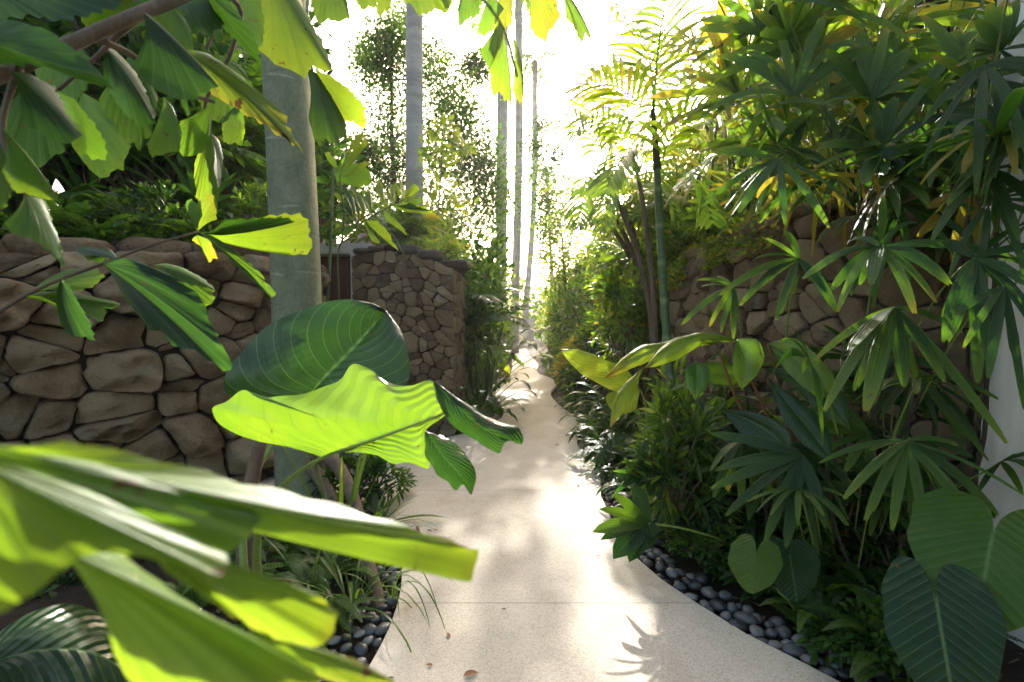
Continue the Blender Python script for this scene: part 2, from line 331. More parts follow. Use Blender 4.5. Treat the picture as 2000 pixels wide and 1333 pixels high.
# steps where the path climbs at its far end
st = MB(); yb = float(edge_r[-1][1])
for k in range(5): box(st, (.18, yb + .36*k - .02, -.1), (.72, yb + .36*(k+1) + (3 if k == 4 else 0), .15*(k+1)))
struct('garden_steps', st, M_conc, True)
st = MB(); box(st, (-.3, yb+4.2, 0), (1.2, yb+4.4, 1.35)); struct('path_end', st, M_conc, True)

def bank(name, poly_front, zs, back, zback, n=40, m=26, rough=.10):
    f = resamp(poly_front, n); bk = resamp(back, n); zf = np.interp(np.linspace(0, 1, n), np.linspace(0, 1, len(zs)), zs)
    V = []
    for i in range(n):
        for j in range(m):
            s = j/(m-1); p = f[i]*(1-s) + bk[i]*s; z = zf[i]*(1-s**1.2) + zback*s**1.2 + rough*noise.noise(Vector((p[0]*1.7, p[1]*1.7, 3)))*min(1, s*6)
            V.append((p[0], p[1], z))
    b = MB(); b.add(V, gridq(n, m)); return struct(name, b, M_soil)

# ------------------------------------------------------------------ dry stone walls: every stone a bulged, chipped block set in the wall
def clip(poly, n, c):
    out = []; k = len(poly)
    for i in range(k):
        a, b = poly[i], poly[(i+1) % k]; da, db = a@n-c, b@n-c
        if da <= 0: out.append(a)
        if da*db < 0: out.append(a + (b-a)*da/(da-db))
    return out
def stone_wall(mb, base, H, size, label_seed, bulge=.09, gap=.012, aspect=1.45, out=1., chink=.3):
    """base: polyline of (x, y); H: heights at its points; stones stand out to the side 'out' of it"""
    base = np.asarray(base, float); r = np.random.default_rng(label_seed)
    d = np.r_[0, np.cumsum(np.linalg.norm(np.diff(base, axis=0), axis=1))]; Lg = d[-1]
    tg = nz(np.gradient(base, d, axis=0)); nr = np.c_[tg[:, 1], -tg[:, 0]]*out; H0 = max(H)
    def W3(u, v, h):
        x = np.interp(u, d, base[:, 0]); y = np.interp(u, d, base[:, 1]); k = np.interp(u, d, H)/H0
        nx = np.interp(u, d, nr[:, 0]); ny = np.interp(u, d, nr[:, 1])
        return np.stack([x + nx*h, y + ny*h, v*k - .06], -1)
    n_r = max(3, int(round(H0/size*1.05))); seeds = []
    for i in range(n_r):
        n_c = int(Lg/(size*aspect)) + 1; o = r.uniform(0, 1)
        for j in range(n_c): seeds.append(((j+o+r.uniform(-.33, .33))*Lg/n_c, (i+.5+r.uniform(-.36, .36))*H0/n_r))
    for _ in range(int(len(seeds)*chink)): seeds.append((r.uniform(0, Lg), r.uniform(0, H0)))   # small chinking stones
    seeds = np.array(seeds); SC = A(1/aspect**.6, 1)
    sd_ = seeds*SC; wts = (np.exp(r.normal(0, .9, len(seeds))) - 1)*size*size*.10; K = 30; t = np.linspace(0, 1, K, endpoint=False)
    for i, s in enumerate(sd_):
        poly = [A(0, 0)*SC, A(Lg, 0)*SC, A(Lg, H0)*SC, A(0, H0)*SC]
        dist = np.linalg.norm(sd_-s, axis=1); near = np.argsort(dist)[1:22]
        for j in near:
            n = sd_[j]-s; poly = clip(poly, n, n@((s+sd_[j])/2) + np.clip(wts[i]-wts[j], -.55*n@n, .55*n@n)/2)
            if len(poly) < 3: break
        if len(poly) < 3: continue
        pl = np.array(poly)/SC; c = pl.mean(0)
        e = pl - c; ln = np.linalg.norm(e, axis=1, keepdims=True)
        if ln.max() < .03: continue
        pl = c + e*np.maximum(0, 1 - gap*r.uniform(.7, 1.8)/ln)
        # rounded outline
        q = np.r_[pl, pl[:1]]; dd = np.r_[0, np.cumsum(np.linalg.norm(np.diff(q, axis=0), axis=1))]
        o_ = np.stack([np.interp(t*dd[-1], dd, q[:, k]) for k in (0, 1)], 1)
        o_ = (np.roll(o_, 1, 0)+o_*2+np.roll(o_, -1, 0))/4
        o_ = c + (o_-c)*(1 + np.array([.10*noise.noise(Vector((a_[0]*9, a_[1]*9, i*3.1))) + .09*noise.noise(Vector((a_[0]*26, a_[1]*26, i*1.7))) - .01 for a_ in o_]))[:, None]
        sz = math.sqrt(abs(np.sum(o_[:, 0]*np.roll(o_[:, 1], -1)-np.roll(o_[:, 0], -1)*o_[:, 1]))/2)
        b = bulge*min(1.3, sz/size)*r.uniform(.55, 1.35); tilt = r.uniform(-.35, .35, 2); V = []; hh = []; uo = r.uniform(0, 90)
        rings = [(1., -.06), (.992, .30), (.965, .60), (.91, .82), (.80, .94), (.62, 1.0), (.42, 1.03), (.2, 1.04)]
        fac = [(r.uniform(0, 6.283), r.uniform(.5, 1.5), r.uniform(.62, 1.02)) for _ in range(5)]
        for k, h in rings:
            p = c + (o_-c)*k
            for a_ in p:
                w = noise.noise(Vector((a_[0]*4.5+uo, a_[1]*4.5, uo)))*.75 + noise.noise(Vector((a_[0]*13, a_[1]*13+uo, uo)))*.35
                q_ = (a_-c)/sz; h2 = h + (q_@tilt*1.2)*min(1, max(0, h)*1.4)
                for fa, fs, f0 in fac: h2 = min(h2, f0 + fs*.9*(.30 - (q_[0]*math.cos(fa)+q_[1]*math.sin(fa))))
                V.append(a_); hh.append(b*(h2 + w*.6*min(1, max(0, h)*1.4)))
        V.append(c); hh.append(b*(1.04+noise.noise(Vector((c[0]*4.5+uo, c[1]*4.5, uo)))*.4))
        V = np.array(V); nR = len(rings); X = W3(V[:, 0], V[:, 1], np.array(hh))
        qd = gridq(nR, K, True); tr = [((nR-1)*K+a, (nR-1)*K+(a+1) % K, nR*K) for a in range(K)]
        if out > 0: qd = qd
        mb.add(X, qd, tr, tint=float(np.clip(r.normal(.52, .30), 0.02, 1)))
    return W3, Lg, H0
def backing(base, H, th, out):
    base = np.asarray(base, float); tg = nz(np.gradient(base, axis=0)); nr = np.c_[tg[:, 1], -tg[:, 0]]*out
    n = len(base); m = MB(); H = np.asarray(H, float)
    f = np.c_[base, np.full(n, -.15)]; ft = np.c_[base, H-.1]; bt = np.c_[base-nr*th, H-.1]; bb = np.c_[base-nr*th, np.full(n, -.15)]
    m.add(np.stack([f, ft, bt, bb], 1), gridq(n, 4)); m.add(np.stack([f[0], ft[0], bt[0], bb[0]]), [(0,1,2,3)]); m.add(np.stack([f[-1], ft[-1], bt[-1], bb[-1]]), [(0,1,2,3)])
    return m
def coping(mb, base, H, size, depth, th, seed, out=1.):
    """row of flat stones lying along the wall's top"""
    r = np.random.default_rng(seed); base = np.asarray(base, float); d = np.r_[0, np.cumsum(np.linalg.norm(np.diff(base, axis=0), axis=1))]
    tg = nz(np.gradient(base, d, axis=0)); nr = np.c_[tg[:, 1], -tg[:, 0]]*out; u = 0
    while u < d[-1]:
        l = size*r.uniform(.6, 1.5); c = min(u+l/2, d[-1]); f = lambda a: A(*[np.interp(c, d, a[:, k]) for k in (0, 1)])
        p = f(base); t_ = f(tg); n_ = f(nr); z = np.interp(c, d, H); n1, n2 = 14, 22; V = []; uo = r.uniform(0, 99)
        hh = th*r.uniform(.7, 1.4); dp = depth*r.uniform(.85, 1.15)
        for i in range(n1):
            a = math.pi*i/(n1-1)
            for j in range(n2):
                b = 2*math.pi*j/n2; sg = lambda x, e: math.copysign(abs(x)**e, x)
                q = A(sg(math.sin(a)*math.cos(b), .55)*l*.52, sg(math.sin(a)*math.sin(b), .55)*dp*.5, sg(math.cos(a), .7)*hh*.5)
                w = 1 + .22*noise.noise(Vector((q[0]*5+uo, q[1]*5, q[2]*5))) + .09*noise.noise(Vector((q[0]*16+uo, q[1]*16, q[2]*16))); q = q*w
                V.append(np.r_[p + t_*q[0] + n_*(q[1]-depth*.32), z - .04 + q[2]])
        mb.add(V, gridq(n1, n2, True), tint=float(r.uniform(.0, .45))); u += l*.97

# left boulder wall
LW = np.array([(-4.3, 1.3), (-3.7, 2.3), (-3.33, 2.95), (-2.75, 3.55), (-2.12, 4.2), (-2.05, 4.8), (-2.35, 5.6)]); LH = np.array([1.72, 1.78, 1.83, 1.92, 1.98, 2.0, 2.05])
LW = np.c_[resamp(LW, 22)]; LH = np.interp(np.linspace(0, 1, 22), np.linspace(0, 1, 7), LH)
wall = thing('boulder_wall', (-2.75, 3.55, 0), 'rough brown boulder wall behind the grey palm trunk, holding up the left bank', 'stone wall')
mb = MB(); stone_wall(mb, LW, LH, .255, 3, .17, .003, 1.4, 1., .5); mb.build('boulder_face', M_stone, wall)
mb = backing(LW, LH, .35, 1.); mb.build('wall_core', M_mortar, wall, True)
mb = MB(); coping(mb, LW, LH, .46, .42, .15, 4); mb.build('coping_stones', M_stone, wall)
# gate wall with its return along the path
GW = np.array([(-1.97, 6.0), (-1.5, 5.95), (-1.1, 5.92), (-.705, 5.9)]); GH = np.array([2.22, 2.28, 2.22, 2.06])
gate = thing('gate_wall', (-1.3, 6, 0), 'brown fitted stone wall with a sharp corner, beside the red door', 'stone wall')
mb = MB(); stone_wall(mb, GW, GH, .155, 8, .065, .005, 1.1, 1.)
GS = np.array([(-.72, 5.875), (-.70, 6.4), (-.69, 6.9)]); stone_wall(mb, GS, [2.06, 2.06, 2.0], .17, 9, .05, .008, 1.2, 1.)
mb.build('stone_face', M_stone2, gate)
mb = MB(); prism(mb, [(-1.97, 6.03), (-.75, 5.93), (-.72, 6.9), (-1.97, 6.9)], -.1, 2.02); mb.build('wall_core', M_mortar, gate, True)
mb = MB(); coping(mb, GW, GH+.02, .26, .42, .1, 12); coping(mb, GS, [2.08, 2.06, 2.0], .3, .3, .1, 13); mb.build('coping_stones', M_mortar, gate)
# doorway between the two walls
dw = thing('garden_door', (-2.3, 6.4, 0), 'dark red wooden door under a pale concrete lintel, left of the stone wall', 'door')
mb = MB()
for k in range(7): box(mb, (-2.75+.115*k, 6.42, 0), (-2.64+.115*k, 6.47, 2.2), R.uniform(.2, .8))
mb.build('door_leaf', M_redwood, dw, True)
mb = MB(); box(mb, (-2.95, 6.12, 2.2), (-1.78, 6.95, 2.33)); mb.build('lintel', M_conc, dw, True)
mb = MB(); box(mb, (-2.02, 6.08, -.05), (-1.95, 6.5, 2.2)); box(mb, (-2.98, 6.3, -.05), (-2.77, 6.6, 2.2)); mb.build('door_frame', M_white, dw, True)
# right wall, dropping towards the far end
RW0 = [(3.1, 2.0), (2.55, 2.6), (2.2, 3.2), (1.98, 3.9), (1.88, 5.0), (1.82, 6.5), (1.78, 8.0), (2.3, 8.5)]; RW = resamp(np.array(RW0), 26)
RH = np.interp(np.linspace(0, 1, 26), np.linspace(0, 1, 8), [2.25, 2.22, 2.16, 2.1, 1.95, 1.62, 1.22, 1.0])
wall = thing('retaining_wall', (2, 4, 0), 'brown stone retaining wall in shade behind the plants right of the path, stepping down', 'stone wall')
mb = MB(); stone_wall(mb, RW[::-1], RH[::-1], .225, 21, .085, .006, 1.2, 1., .4) ; mb.build('stone_face', M_stone, wall)
mb = backing(RW[::-1], RH[::-1], .3, 1.); mb.build('wall_core', M_mortar, wall, True)
mb = MB(); coping(mb, RW[::-1], RH[::-1]+.02, .4, .36, .1, 22); mb.build('coping_stones', M_stone, wall)
# white wall end at the right edge of the picture
wall = thing('white_wall', (2.6, 2.25, 0), 'smooth white rendered wall end at the right edge of the picture', 'wall')
mb = MB(); box(mb, (2.235, -4, -.1), (2.6, 2.28, 2.8)); mb.build('rendered_face', M_white, wall, True)
mb = MB(); box(mb, (2.225, -4, 2.8), (2.62, 2.29, 2.86)); mb.build('wall_cap', M_conc, wall, True)
# banks
bank('planted_bank_left', [A(x-.1*0, y+.3, 0) for x, y in LW[:18]], [1.62, 1.72, 1.8, 1.88], [A(-9, 3, 0), A(-7, 8, 0), A(-4, 11, 0)], 3.0)
bank('planted_bank_gate', [A(-2.9, 6.5, 0), A(-1.9, 6.2, 0), A(-.9, 6.3, 0), A(-.8, 7, 0)], [2.3, 2.2, 2.0, 1.6], [A(-6, 12, 0), A(-3.5, 13, 0), A(-2.5, 13, 0), A(-1.2, 10, 0)], 1.6)
bank('planted_bank_right', [A(x+.2, y+.15, 0) for x, y in RW], [2.1, 2.08, 2.0, 1.95, 1.8, 1.5, 1.1, .8], [A(7, 2.5, 0), A(7, 6, 0), A(6, 10, 0), A(5, 14, 0)], 2.6)

# ------------------------------------------------------------------ houses glimpsed behind the plants
h = thing('brown_house', (-4.2, 8.4, 1.5), 'brown rendered house wall under an eave, glimpsed left of the grey palm trunk', 'house')
mb = MB(); box(mb, (-7.5, 8.4, 1), (-3.95, 11, 4.3)); mb.build('wall', M_brownwall, h, True)
mb = MB(); mb.add([(-8, 7.7, 4.2), (-3.6, 7.7, 4.2), (-3.6, 11.6, 4.2), (-8, 11.6, 4.2), (-7, 9.6, 5.6), (-4.6, 9.6, 5.6)], [(0,1,5,4), (2,3,4,5), (3,2,1,0)], [(1,2,5), (3,0,4)]); mb.build('roof', M_roof, h, True)
uw = thing('upper_stone_wall', (-3.3, 6.6, 1.8), 'low rough brown rubble wall on the left bank, below the brown house', 'stone wall')
UWl = np.array([(-4.4, 7.0), (-3.6, 6.7), (-3.05, 6.5)]); mb = MB(); stone_wall(mb, UWl, [3.3, 3.28, 3.2], .3, 31, .1, .012, 1.4); mb.build('stone_face', M_stone, uw)
mb = backing(UWl, [3.3, 3.28, 3.2], .4, 1.); mb.build('wall_core', M_mortar, uw, True)
h = thing('shingled_house', (-2.0, 15, 0), 'house with purple brown shingled roof far behind the stone gate wall', 'house')
mb = MB(); box(mb, (-4.6, 14.5, 0), (-1.75, 17.5, 3.5)); mb.build('wall', M_white, h, True)
mb = MB(); mb.add([(-5, 14, 3.4), (-1.4, 14, 3.4), (-1.4, 18, 3.4), (-5, 18, 3.4), (-4.4, 16, 4.9), (-2.4, 16, 4.9)], [(0,1,5,4), (2,3,4,5), (3,2,1,0)], [(1,2,5), (3,0,4)]); mb.build('roof', M_roof, h, True)
h = thing('white_house', (2.6, 12, 0), 'small white house with ragged thatched roof beyond the low end of the right wall', 'house')
mb = MB(); box(mb, (1.95, 11.5, 0), (5.2, 14, 2.2)); mb.build('wall', M_white, h, True)
mb = MB(); box(mb, (1.45, 11.8, 0), (1.94, 12.4, 2.1)); mb.build('side_wall', M_brownwall, h, True)
mb = MB(); nn = 40; V = []
for i in range(nn):
    for j in range(12):
        x = 1.75 + 3.6*i/(nn-1); s = j/11; w = noise.noise(Vector((x*6, s*5, 1)))*.05
        V.append((x, 11.15 + 2.2*s, 2.22 + .42*s + w))
        V.append((x, 11.15 + 2.2*s, 2.36 + .42*s + w + .05*noise.noise(Vector((x*14, s*9, 4)))))
V = np.array(V).reshape(nn, 12, 2, 3); mb.add(V[:, :, 1], gridq(nn, 12)); mb.add(V[:, :, 0], gridq(nn, 12)); mb.add(V[:, 0], gridq(nn, 2)); mb.add(V[0], gridq(12, 2))
mb.build('thatched_roof', M_thatch, h)
h = thing('louvred_house', (4.4, 6.5, 2), 'house with pinkish louvred screen and brown thatch, behind the fan palms top right', 'house')
mb = MB(); box(mb, (3.6, 5.6, 1.5), (8, 9, 4.7)); mb.build('wall', M_brownwall, h, True)
mb = MB()
for k in range(30): box(mb, (2.75+.0275*k, 5.2, 3.1), (2.762+.0275*k, 5.23, 5.2), R.uniform(.3, .8))
mb.build('louvre_screen', M_louvre, h, True)
mb = MB(); mb.add([(3.2, 4.9, 4.6), (8.4, 4.9, 4.6), (8.4, 9.4, 4.6), (3.2, 9.4, 4.6), (4.6, 7, 6.4), (7.4, 7, 6.4)], [(0,1,5,4), (2,3,4,5), (3,2,1,0)], [(1,2,5), (3,0,4)]); mb.build('thatched_roof', M_thatch, h, True)
# ------------------------------------------------------------------ leaf shapes
def fanleaf(mb, base, ends, rays=30, rows=9, pleat=.25, curve=.06, jag=.07, tint=.4, seed=0, bend=None, soft=False):
    """wedge of a fishtail palm: pleated rays from one point to a ragged end"""
    r = np.random.default_rng(seed+77); base = np.asarray(base, float); e = resamp(ends, rays, False)
    k = r.uniform(0, 1, rays)**2; k = k*.7 + np.roll(k, 1)*.3
    ln = np.linalg.norm(e-base, axis=1); e = base + (e-base)*(1-jag*k*1.5)[:, None]
    n_ = nz(np.cross(e[0]-base, e[-1]-base)); 
    if n_ @ (EYE-base) < 0: n_ = -n_
    s = np.linspace(0, 1, rows); sp = np.linalg.norm(np.gradient(e, axis=0), axis=1)
    alt = np.where(np.arange(rays) % 2, 1., -1.) if not soft else np.cos(np.arange(rays)*6.283/5)*1.6
    alt = alt*np.clip(np.minimum(np.arange(rays), rays-1-np.arange(rays))/5, 0, 1)
    V = base + (e-base)[None]*s[:, None, None]
    off = curve*ln.mean()*np.sin(np.pi*s)[:, None] + (pleat*alt*sp)[None]*s[:, None]
    wv = .02*ln.mean()*np.sin(np.linspace(0, 9, rays)+r.uniform(0, 6))[None]*(s**2)[:, None]
    V = V + n_*(off+wv)[..., None]
    if bend is not None: V = V + np.asarray(bend)[None, None]*(s**2)[:, None, None]
    uv = np.stack(np.broadcast_arrays(np.linspace(0, 1, rays)[None], s[:, None]), -1)
    mb.add(V, gridq(rows, rays), uv=uv, tint=tint)
def FL(base, ends, d0, d1, tint, tw=0., **k):
    mb = MB(); n = len(ends)
    fanleaf(mb, P(*base, d0), [P(x, y, d1 + tw*(i/(n-1)-.5)) for i, (x, y) in enumerate(ends)], tint=tint, seed=int(abs(base[0]*7+base[1])), **k); return mb
def loft(mb, mid, left, right, n=40, m=9, bulge=.08, ripple=.012, kr=26, tint=.4, corr=0., nv=11):
    M = resamp(mid, n); ls = []
    for sg, E in ((-1, left), (1, right)):
        E = resamp(E, n); s = np.linspace(0, 1, m)[1:]; V = M[:, None]*(1-s)[None, :, None] + E[:, None]*s[None, :, None]; ls.append((sg, s, V))
    L_, R_ = ls; V = np.concatenate([L_[2][:, ::-1], M[:, None], R_[2]], 1); u = np.r_[-L_[1][::-1], 0, R_[1]]
    size = np.linalg.norm(M[0]-M[-1]); du = np.gradient(V, axis=1); dv = np.gradient(V, axis=0)
    nr = nz(np.cross(du, dv)); nr = nz(nr.mean((0, 1)))*.7 + nr*.3
    if (nr.mean((0, 1)) @ (EYE-M[0])) < 0: nr = -nr
    t = np.linspace(0, 1, n)[:, None]; au = np.abs(u)[None]
    off = bulge*size*au*(1-au)*2 + ripple*size*np.sin(t*kr+np.sign(u)[None])*au**3 + corr*size*np.cos((t-.45*au)*nv*2*np.pi)*au**.5*(1-au**3)
    V = V + nr*off[..., None]; uv = np.stack(np.broadcast_arrays((.5+.5*u)[None], t), -1)
    return mb.add(V, gridq(n, 2*m-1), uv=uv, tint=tint)
HT = np.radians([0, 14, 28, 45, 65, 85, 105, 125, 145, 160, 170, 177]); HR = np.array([1, .9, .80, .71, .64, .60, .585, .58, .56, .48, .32, .05])
def heart(mb, at, tip, nrm, size, tint=.4, droop=.25, fold=.15, rip=.02, nrings=7, na=44, wide=1., seed=0, corr=0.):
    tip = nz(tip); x_ = nz(np.cross(tip, nrm)); n_ = np.cross(x_, tip); th = np.linspace(-np.radians(177), np.radians(177), na)
    r = np.interp(np.abs(th), HT, HR)*(1+.035*np.sin(th*3+seed*2.1+at[0]*5)+.02*np.sin(th*8+seed)); q = np.linspace(0, 1, nrings+1)[1:]
    x = (np.sin(th)*r)[None]*q[:, None]*wide; y = (np.cos(th)*r)[None]*q[:, None]
    z = -droop*np.maximum(y, 0)**2 - droop*.5*np.minimum(y, 0)**2 + fold*np.abs(x) - fold*.6*x*x + rip*np.sin(th*9+seed)[None]*q[:, None]**3
    if corr: z = z + corr*np.cos((y-.5*np.abs(x))*9*6.283)*np.sqrt(np.abs(x)+.001)*(1-q[:, None]**4)*np.minimum(1, ((x*x+y*y)/.06))
    V = at + size*(x[..., None]*x_ + y[..., None]*tip + z[..., None]*n_); V = np.r_[V.reshape(-1, 3), [at]]
    uv = np.r_[np.stack([.5+.5*x/.6, y*.999], -1).reshape(-1, 2), [[.5, 0]]]; t = [(i+1, i, nrings*na) for i in range(na-1)]
    return mb.add(V, gridq(nrings, na), t, uv, tint)
STRAP = lambda s: np.interp(s, [0, .06, .25, .5, .8, .93, 1], [.22, .42, .85, 1, .8, .55, .28])
POINT = lambda s: np.interp(s, [0, .1, .35, .6, .85, 1], [.35, .6, 1, .95, .5, .03])
OVAL = lambda s: np.interp(s, [0, .05, .2, .45, .7, .88, 1], [.05, .3, .8, 1, .8, .4, .02])
def blade(mb, a, d, L, w, droop, up=Z, n=9, m=3, fold=.25, pleat=0., prof=POINT, tint=.4, pw=1.6):
    s = np.linspace(0, 1, n); d = nz(d); up = np.asarray(up, float)
    dd = nz(d[None] - Z[None]*(droop*s[:, None]**pw)*2); pts = a + np.r_[[[0, 0, 0]], np.cumsum((dd[1:]+dd[:-1])/2*L/(n-1), 0)]
    hint = nz(up + .001*d); ribbon(mb, pts, w*.5*prof(s), hint, m, fold, pleat, tint); return pts
# fan of a lady palm from explicit finger tips
def fan_hero(mb, c, segs, arch=.12, tint=.35, hint=None, pl=.35):
    C = P(*c)
    segs = list(segs); ml = np.mean([math.hypot(q[0]-c[0], q[1]-c[1]) for q in segs]); mw = np.mean([q[2] for q in segs])
    for q in R.sample(segs, min(4, len(segs))):
        o = R.choice(segs); f = R.uniform(.35, .65); d_ = A(q[0]-c[0], q[1]-c[1])*f + A(o[0]-c[0], o[1]-c[1])*(1-f); d_ = d_/(np.linalg.norm(d_)+1)*ml*R.uniform(.6, 1.1)
        segs.append((c[0]+d_[0], c[1]+d_[1], mw*.8, c[2]*R.uniform(.95, 1.08), float(np.clip(tint+R.uniform(-.2, .2), .05, .9))))
    for k, sg in enumerate(segs):
        x, y, w = sg[:3]; d = sg[3] if len(sg) > 3 else c[2]; t = sg[4] if len(sg) > 4 else tint+R.uniform(-.06, .06)
        T = P(x, y, d); L = np.linalg.norm(T-C); mid = C + (T-C)*.5 + Z*arch*L*R.uniform(.6, 1.3)
        hn = (nz(EYE-C)*.75 + Z*.65 + A(R.uniform(-.5, .5), R.uniform(-.3, .3), R.uniform(-.3, .3))) if hint is None else hint
        s = np.linspace(0, 1, 13); pts = bez(C, mid, T, 13); wd = .74*w*d/F*.5*STRAP(s)
        i0 = mb.n; ribbon(mb, pts, wd, hn, 9, .10, pl, t)
        v = mb.v[-1].reshape(13, 9, 3); tgv = nz(pts[-1]-pts[-2]); v[-1] += tgv*(rng.uniform(-.6, .5, 9)*wd[-2]*.9)[:, None]
def fan_proc(mb, C, axis, nrm, nseg, span, L, w, droop, tint=.4, tj=.12):
    axis = nz(axis); sd_ = nz(np.cross(axis, nrm)); up = np.cross(sd_, axis)
    for k in range(nseg):
        a = span*((k+.5)/nseg-.5) + R.uniform(-.08, .08); f = math.cos(a); d = axis*f + sd_*math.sin(a) + up*R.uniform(-.05, .25)
        l = L*R.uniform(.8, 1.1)*(.75+.25*abs(f)); s = np.linspace(0, 1, 9); d = nz(d); dr = droop*R.uniform(.5, 1.4)
        pts = C + d*(l*s)[:, None] - Z*(dr*l*s**2.2)[:, None]
        wd = w*R.uniform(.75, 1.2)*.5*STRAP(s); ribbon(mb, pts, wd, up + A(*[R.uniform(-.3, .3) for _ in range(3)]), 7, .12, .35, float(np.clip(tint+R.uniform(-tj, tj), 0, 1)))
        v = mb.v[-1].reshape(9, 7, 3); v[-1] += d*(rng.uniform(-.8, .3, 7)*wd[-2])[:, None]
def pinnate(mb, rach, n, Lf, w, ang=1.0, droop=.4, tint=.4, tj=.1, prof=POINT, up=Z, start=.12, wide_tip=False, nn=6, lift=.25, m=3):
    rp = resamp(rach, 60); tg = nz(np.gradient(rp, axis=0))
    for i in range(n):
        s = start + (1-start)*(i+.5)/n; k = int(s*59); c = rp[k]; t = tg[k]; sd_ = nz(np.cross(t, up)); nn_ = np.cross(sd_, t)
        l = Lf*(math.sin(math.pi*min(1, .18+.80*s))**.7)*R.uniform(.9, 1.08)
        for q in (-1, 1):
            d = t*math.cos(ang*(1.05-.4*s)) + sd_*q*math.sin(ang) + nn_*lift*R.uniform(.6, 1.3)
            blade(mb, c, d, l, w*R.uniform(.85, 1.1), droop*R.uniform(.6, 1.3), up=nz(nn_+t*.1), n=nn, m=m, fold=.3, prof=prof, tint=float(np.clip(tint+R.uniform(-tj, tj), 0, 1)), pw=1.2)

# ------------------------------------------------------------------ plant generators (built about the origin)
def g_tuft(n, L, w, droop=.7, zmin=.35, tint=.4, tj=.15, prof=POINT):
    mb = MB()
    for _ in range(n):
        a = R.uniform(0, 6.283); z = R.uniform(zmin, 1); d = A(math.cos(a)*math.sqrt(1-z*z), math.sin(a)*math.sqrt(1-z*z), z)
        blade(mb, A(math.cos(a), math.sin(a), 0)*R.uniform(0, .03), d, L*R.uniform(.55, 1.1), w*R.uniform(.8, 1.2), droop*R.uniform(.5, 1.4), n=8, tint=float(np.clip(tint+R.uniform(-tj, tj), 0, 1)), prof=prof)
    return mb
def frond_fern(mb, pts, Lp, n, tint):
    rp = resamp(pts, n); tg = nz(np.gradient(rp, axis=0)); sd_ = nz(np.cross(tg, Z+A(.01, .02, 0))); nn = np.cross(sd_, tg); s = np.linspace(0, 1, n)
    l = Lp*np.interp(s, [0, .08, .3, .6, .9, 1], [.3, .7, 1, .85, .35, .1]); ribbon(mb, rp, np.full(n, .0022), nn[n//2], 2, tint=tint+.1)
    for q in (-1, 1):
        scatter(mb, rp, sd_*q + tg*.3 + nn*.15 + u3(n)*.08, nn, l, np.full(n, np.linalg.norm(rp[1]-rp[0])*1.15), np.clip(tint+rng.uniform(-.06, .06, n), 0, 1), .15, .2, .9)
def g_fern(nf, L, Lp, tint=.45, zmin=.3):
    mb = MB()
    for _ in range(nf):
        a = R.uniform(0, 6.283); z = R.uniform(zmin, 1.); h = math.sqrt(max(0, 1-z*z)); l = L*R.uniform(.6, 1.1); o = A(math.cos(a), math.sin(a), 0)
        p = bez(A(0, 0, 0), o*h*l*.5 + Z*z*l*.75, o*(h*l*.6+.35*l) + Z*(z*l*.45), 14); frond_fern(mb, p, Lp, 38, float(np.clip(tint+R.uniform(-.1, .15), 0, 1)))
    return mb
def g_shrub(rx, ry, rz, n, L, w, tint=.4, tj=.18, clumps=14, droop=.2, hollow=.35, flat=0.):
    """leaf clumps on twigs through a loose crown, base at the origin"""
    mb = MB(); tw = MB()
    cd = dirs(clumps, -.35, 1); rr = (hollow + (1-hollow)*rng.uniform(0, 1, clumps)**.6); C = cd*rr[:, None]*A(rx, ry, rz*.55) + A(0, 0, rz*.5)
    per = n//clumps
    for c in C:
        k = int(per*rng.uniform(.5, 1.5)); q = dirs(k)*(rng.uniform(0, 1, k)**.5)[:, None]*A(rx, ry, rz*.6)*rng.uniform(.26, .42); p = c+q
        o = nz(q + nz(c-A(0, 0, rz*.3))*.3*rx); d = nz(o + u3(k)*.7 + A(0, 0, .1)); nr = nz(Z*(1.0+flat) + u3(k)*.8)
        scatter(mb, p, d, nr, L*rng.uniform(.6, 1.25, k), w*rng.uniform(.7, 1.2, k), np.clip(tint+R.uniform(-.5, .5)*tj+rng.normal(0, tj*.5, k), 0, 1), .25, droop)
        tube(tw, bez(A(rng.uniform(-.1, .1)*rx, rng.uniform(-.1, .1)*ry, 0), A(c[0]*.3, c[1]*.3, c[2]*.7), c, 7), np.linspace(.012, .004, 7)*max(1, rz), 5)
    return mb, tw
def shrub(name, label, cat, loc, group=None, m=None, **k):
    t = thing(name, (0, 0, 0), label, cat, group); mb, tw = g_shrub(**k); mb.build('foliage', m or M_small, t); tw.build('branches', M_twig, t); t.location = loc; return t
def g_ginger(ns, H, nl, L, w, tint=.35, lean=.5):
    mb = MB(); st = MB()
    for _ in range(ns):
        a = R.uniform(0, 6.283); o = A(math.cos(a), math.sin(a), 0); h = H*R.uniform(.6, 1.05); ln = lean*R.uniform(.4, 1.2)
        p = bez(o*.05, o*.1*h + Z*h*.6, o*ln*h + Z*h, 14); tube(st, p, np.linspace(.011, .004, 14), 6)
        sd_ = nz(np.cross(o, Z)); sd_ = nz(sd_ + o*R.uniform(-.5, .5))
        for i in range(nl):
            k = 4 + int(9.5*i/nl); q = 1 if i % 2 else -1
            blade(mb, p[k], sd_*q*.8 + o*.35 + Z*R.uniform(.1, .7), L*R.uniform(.65, 1.1), w*R.uniform(.8, 1.15), R.uniform(.35, .9), n=9, m=5, fold=.18, prof=OVAL, tint=float(np.clip(tint+R.uniform(-.12, .15), 0, 1)))
    return mb, st
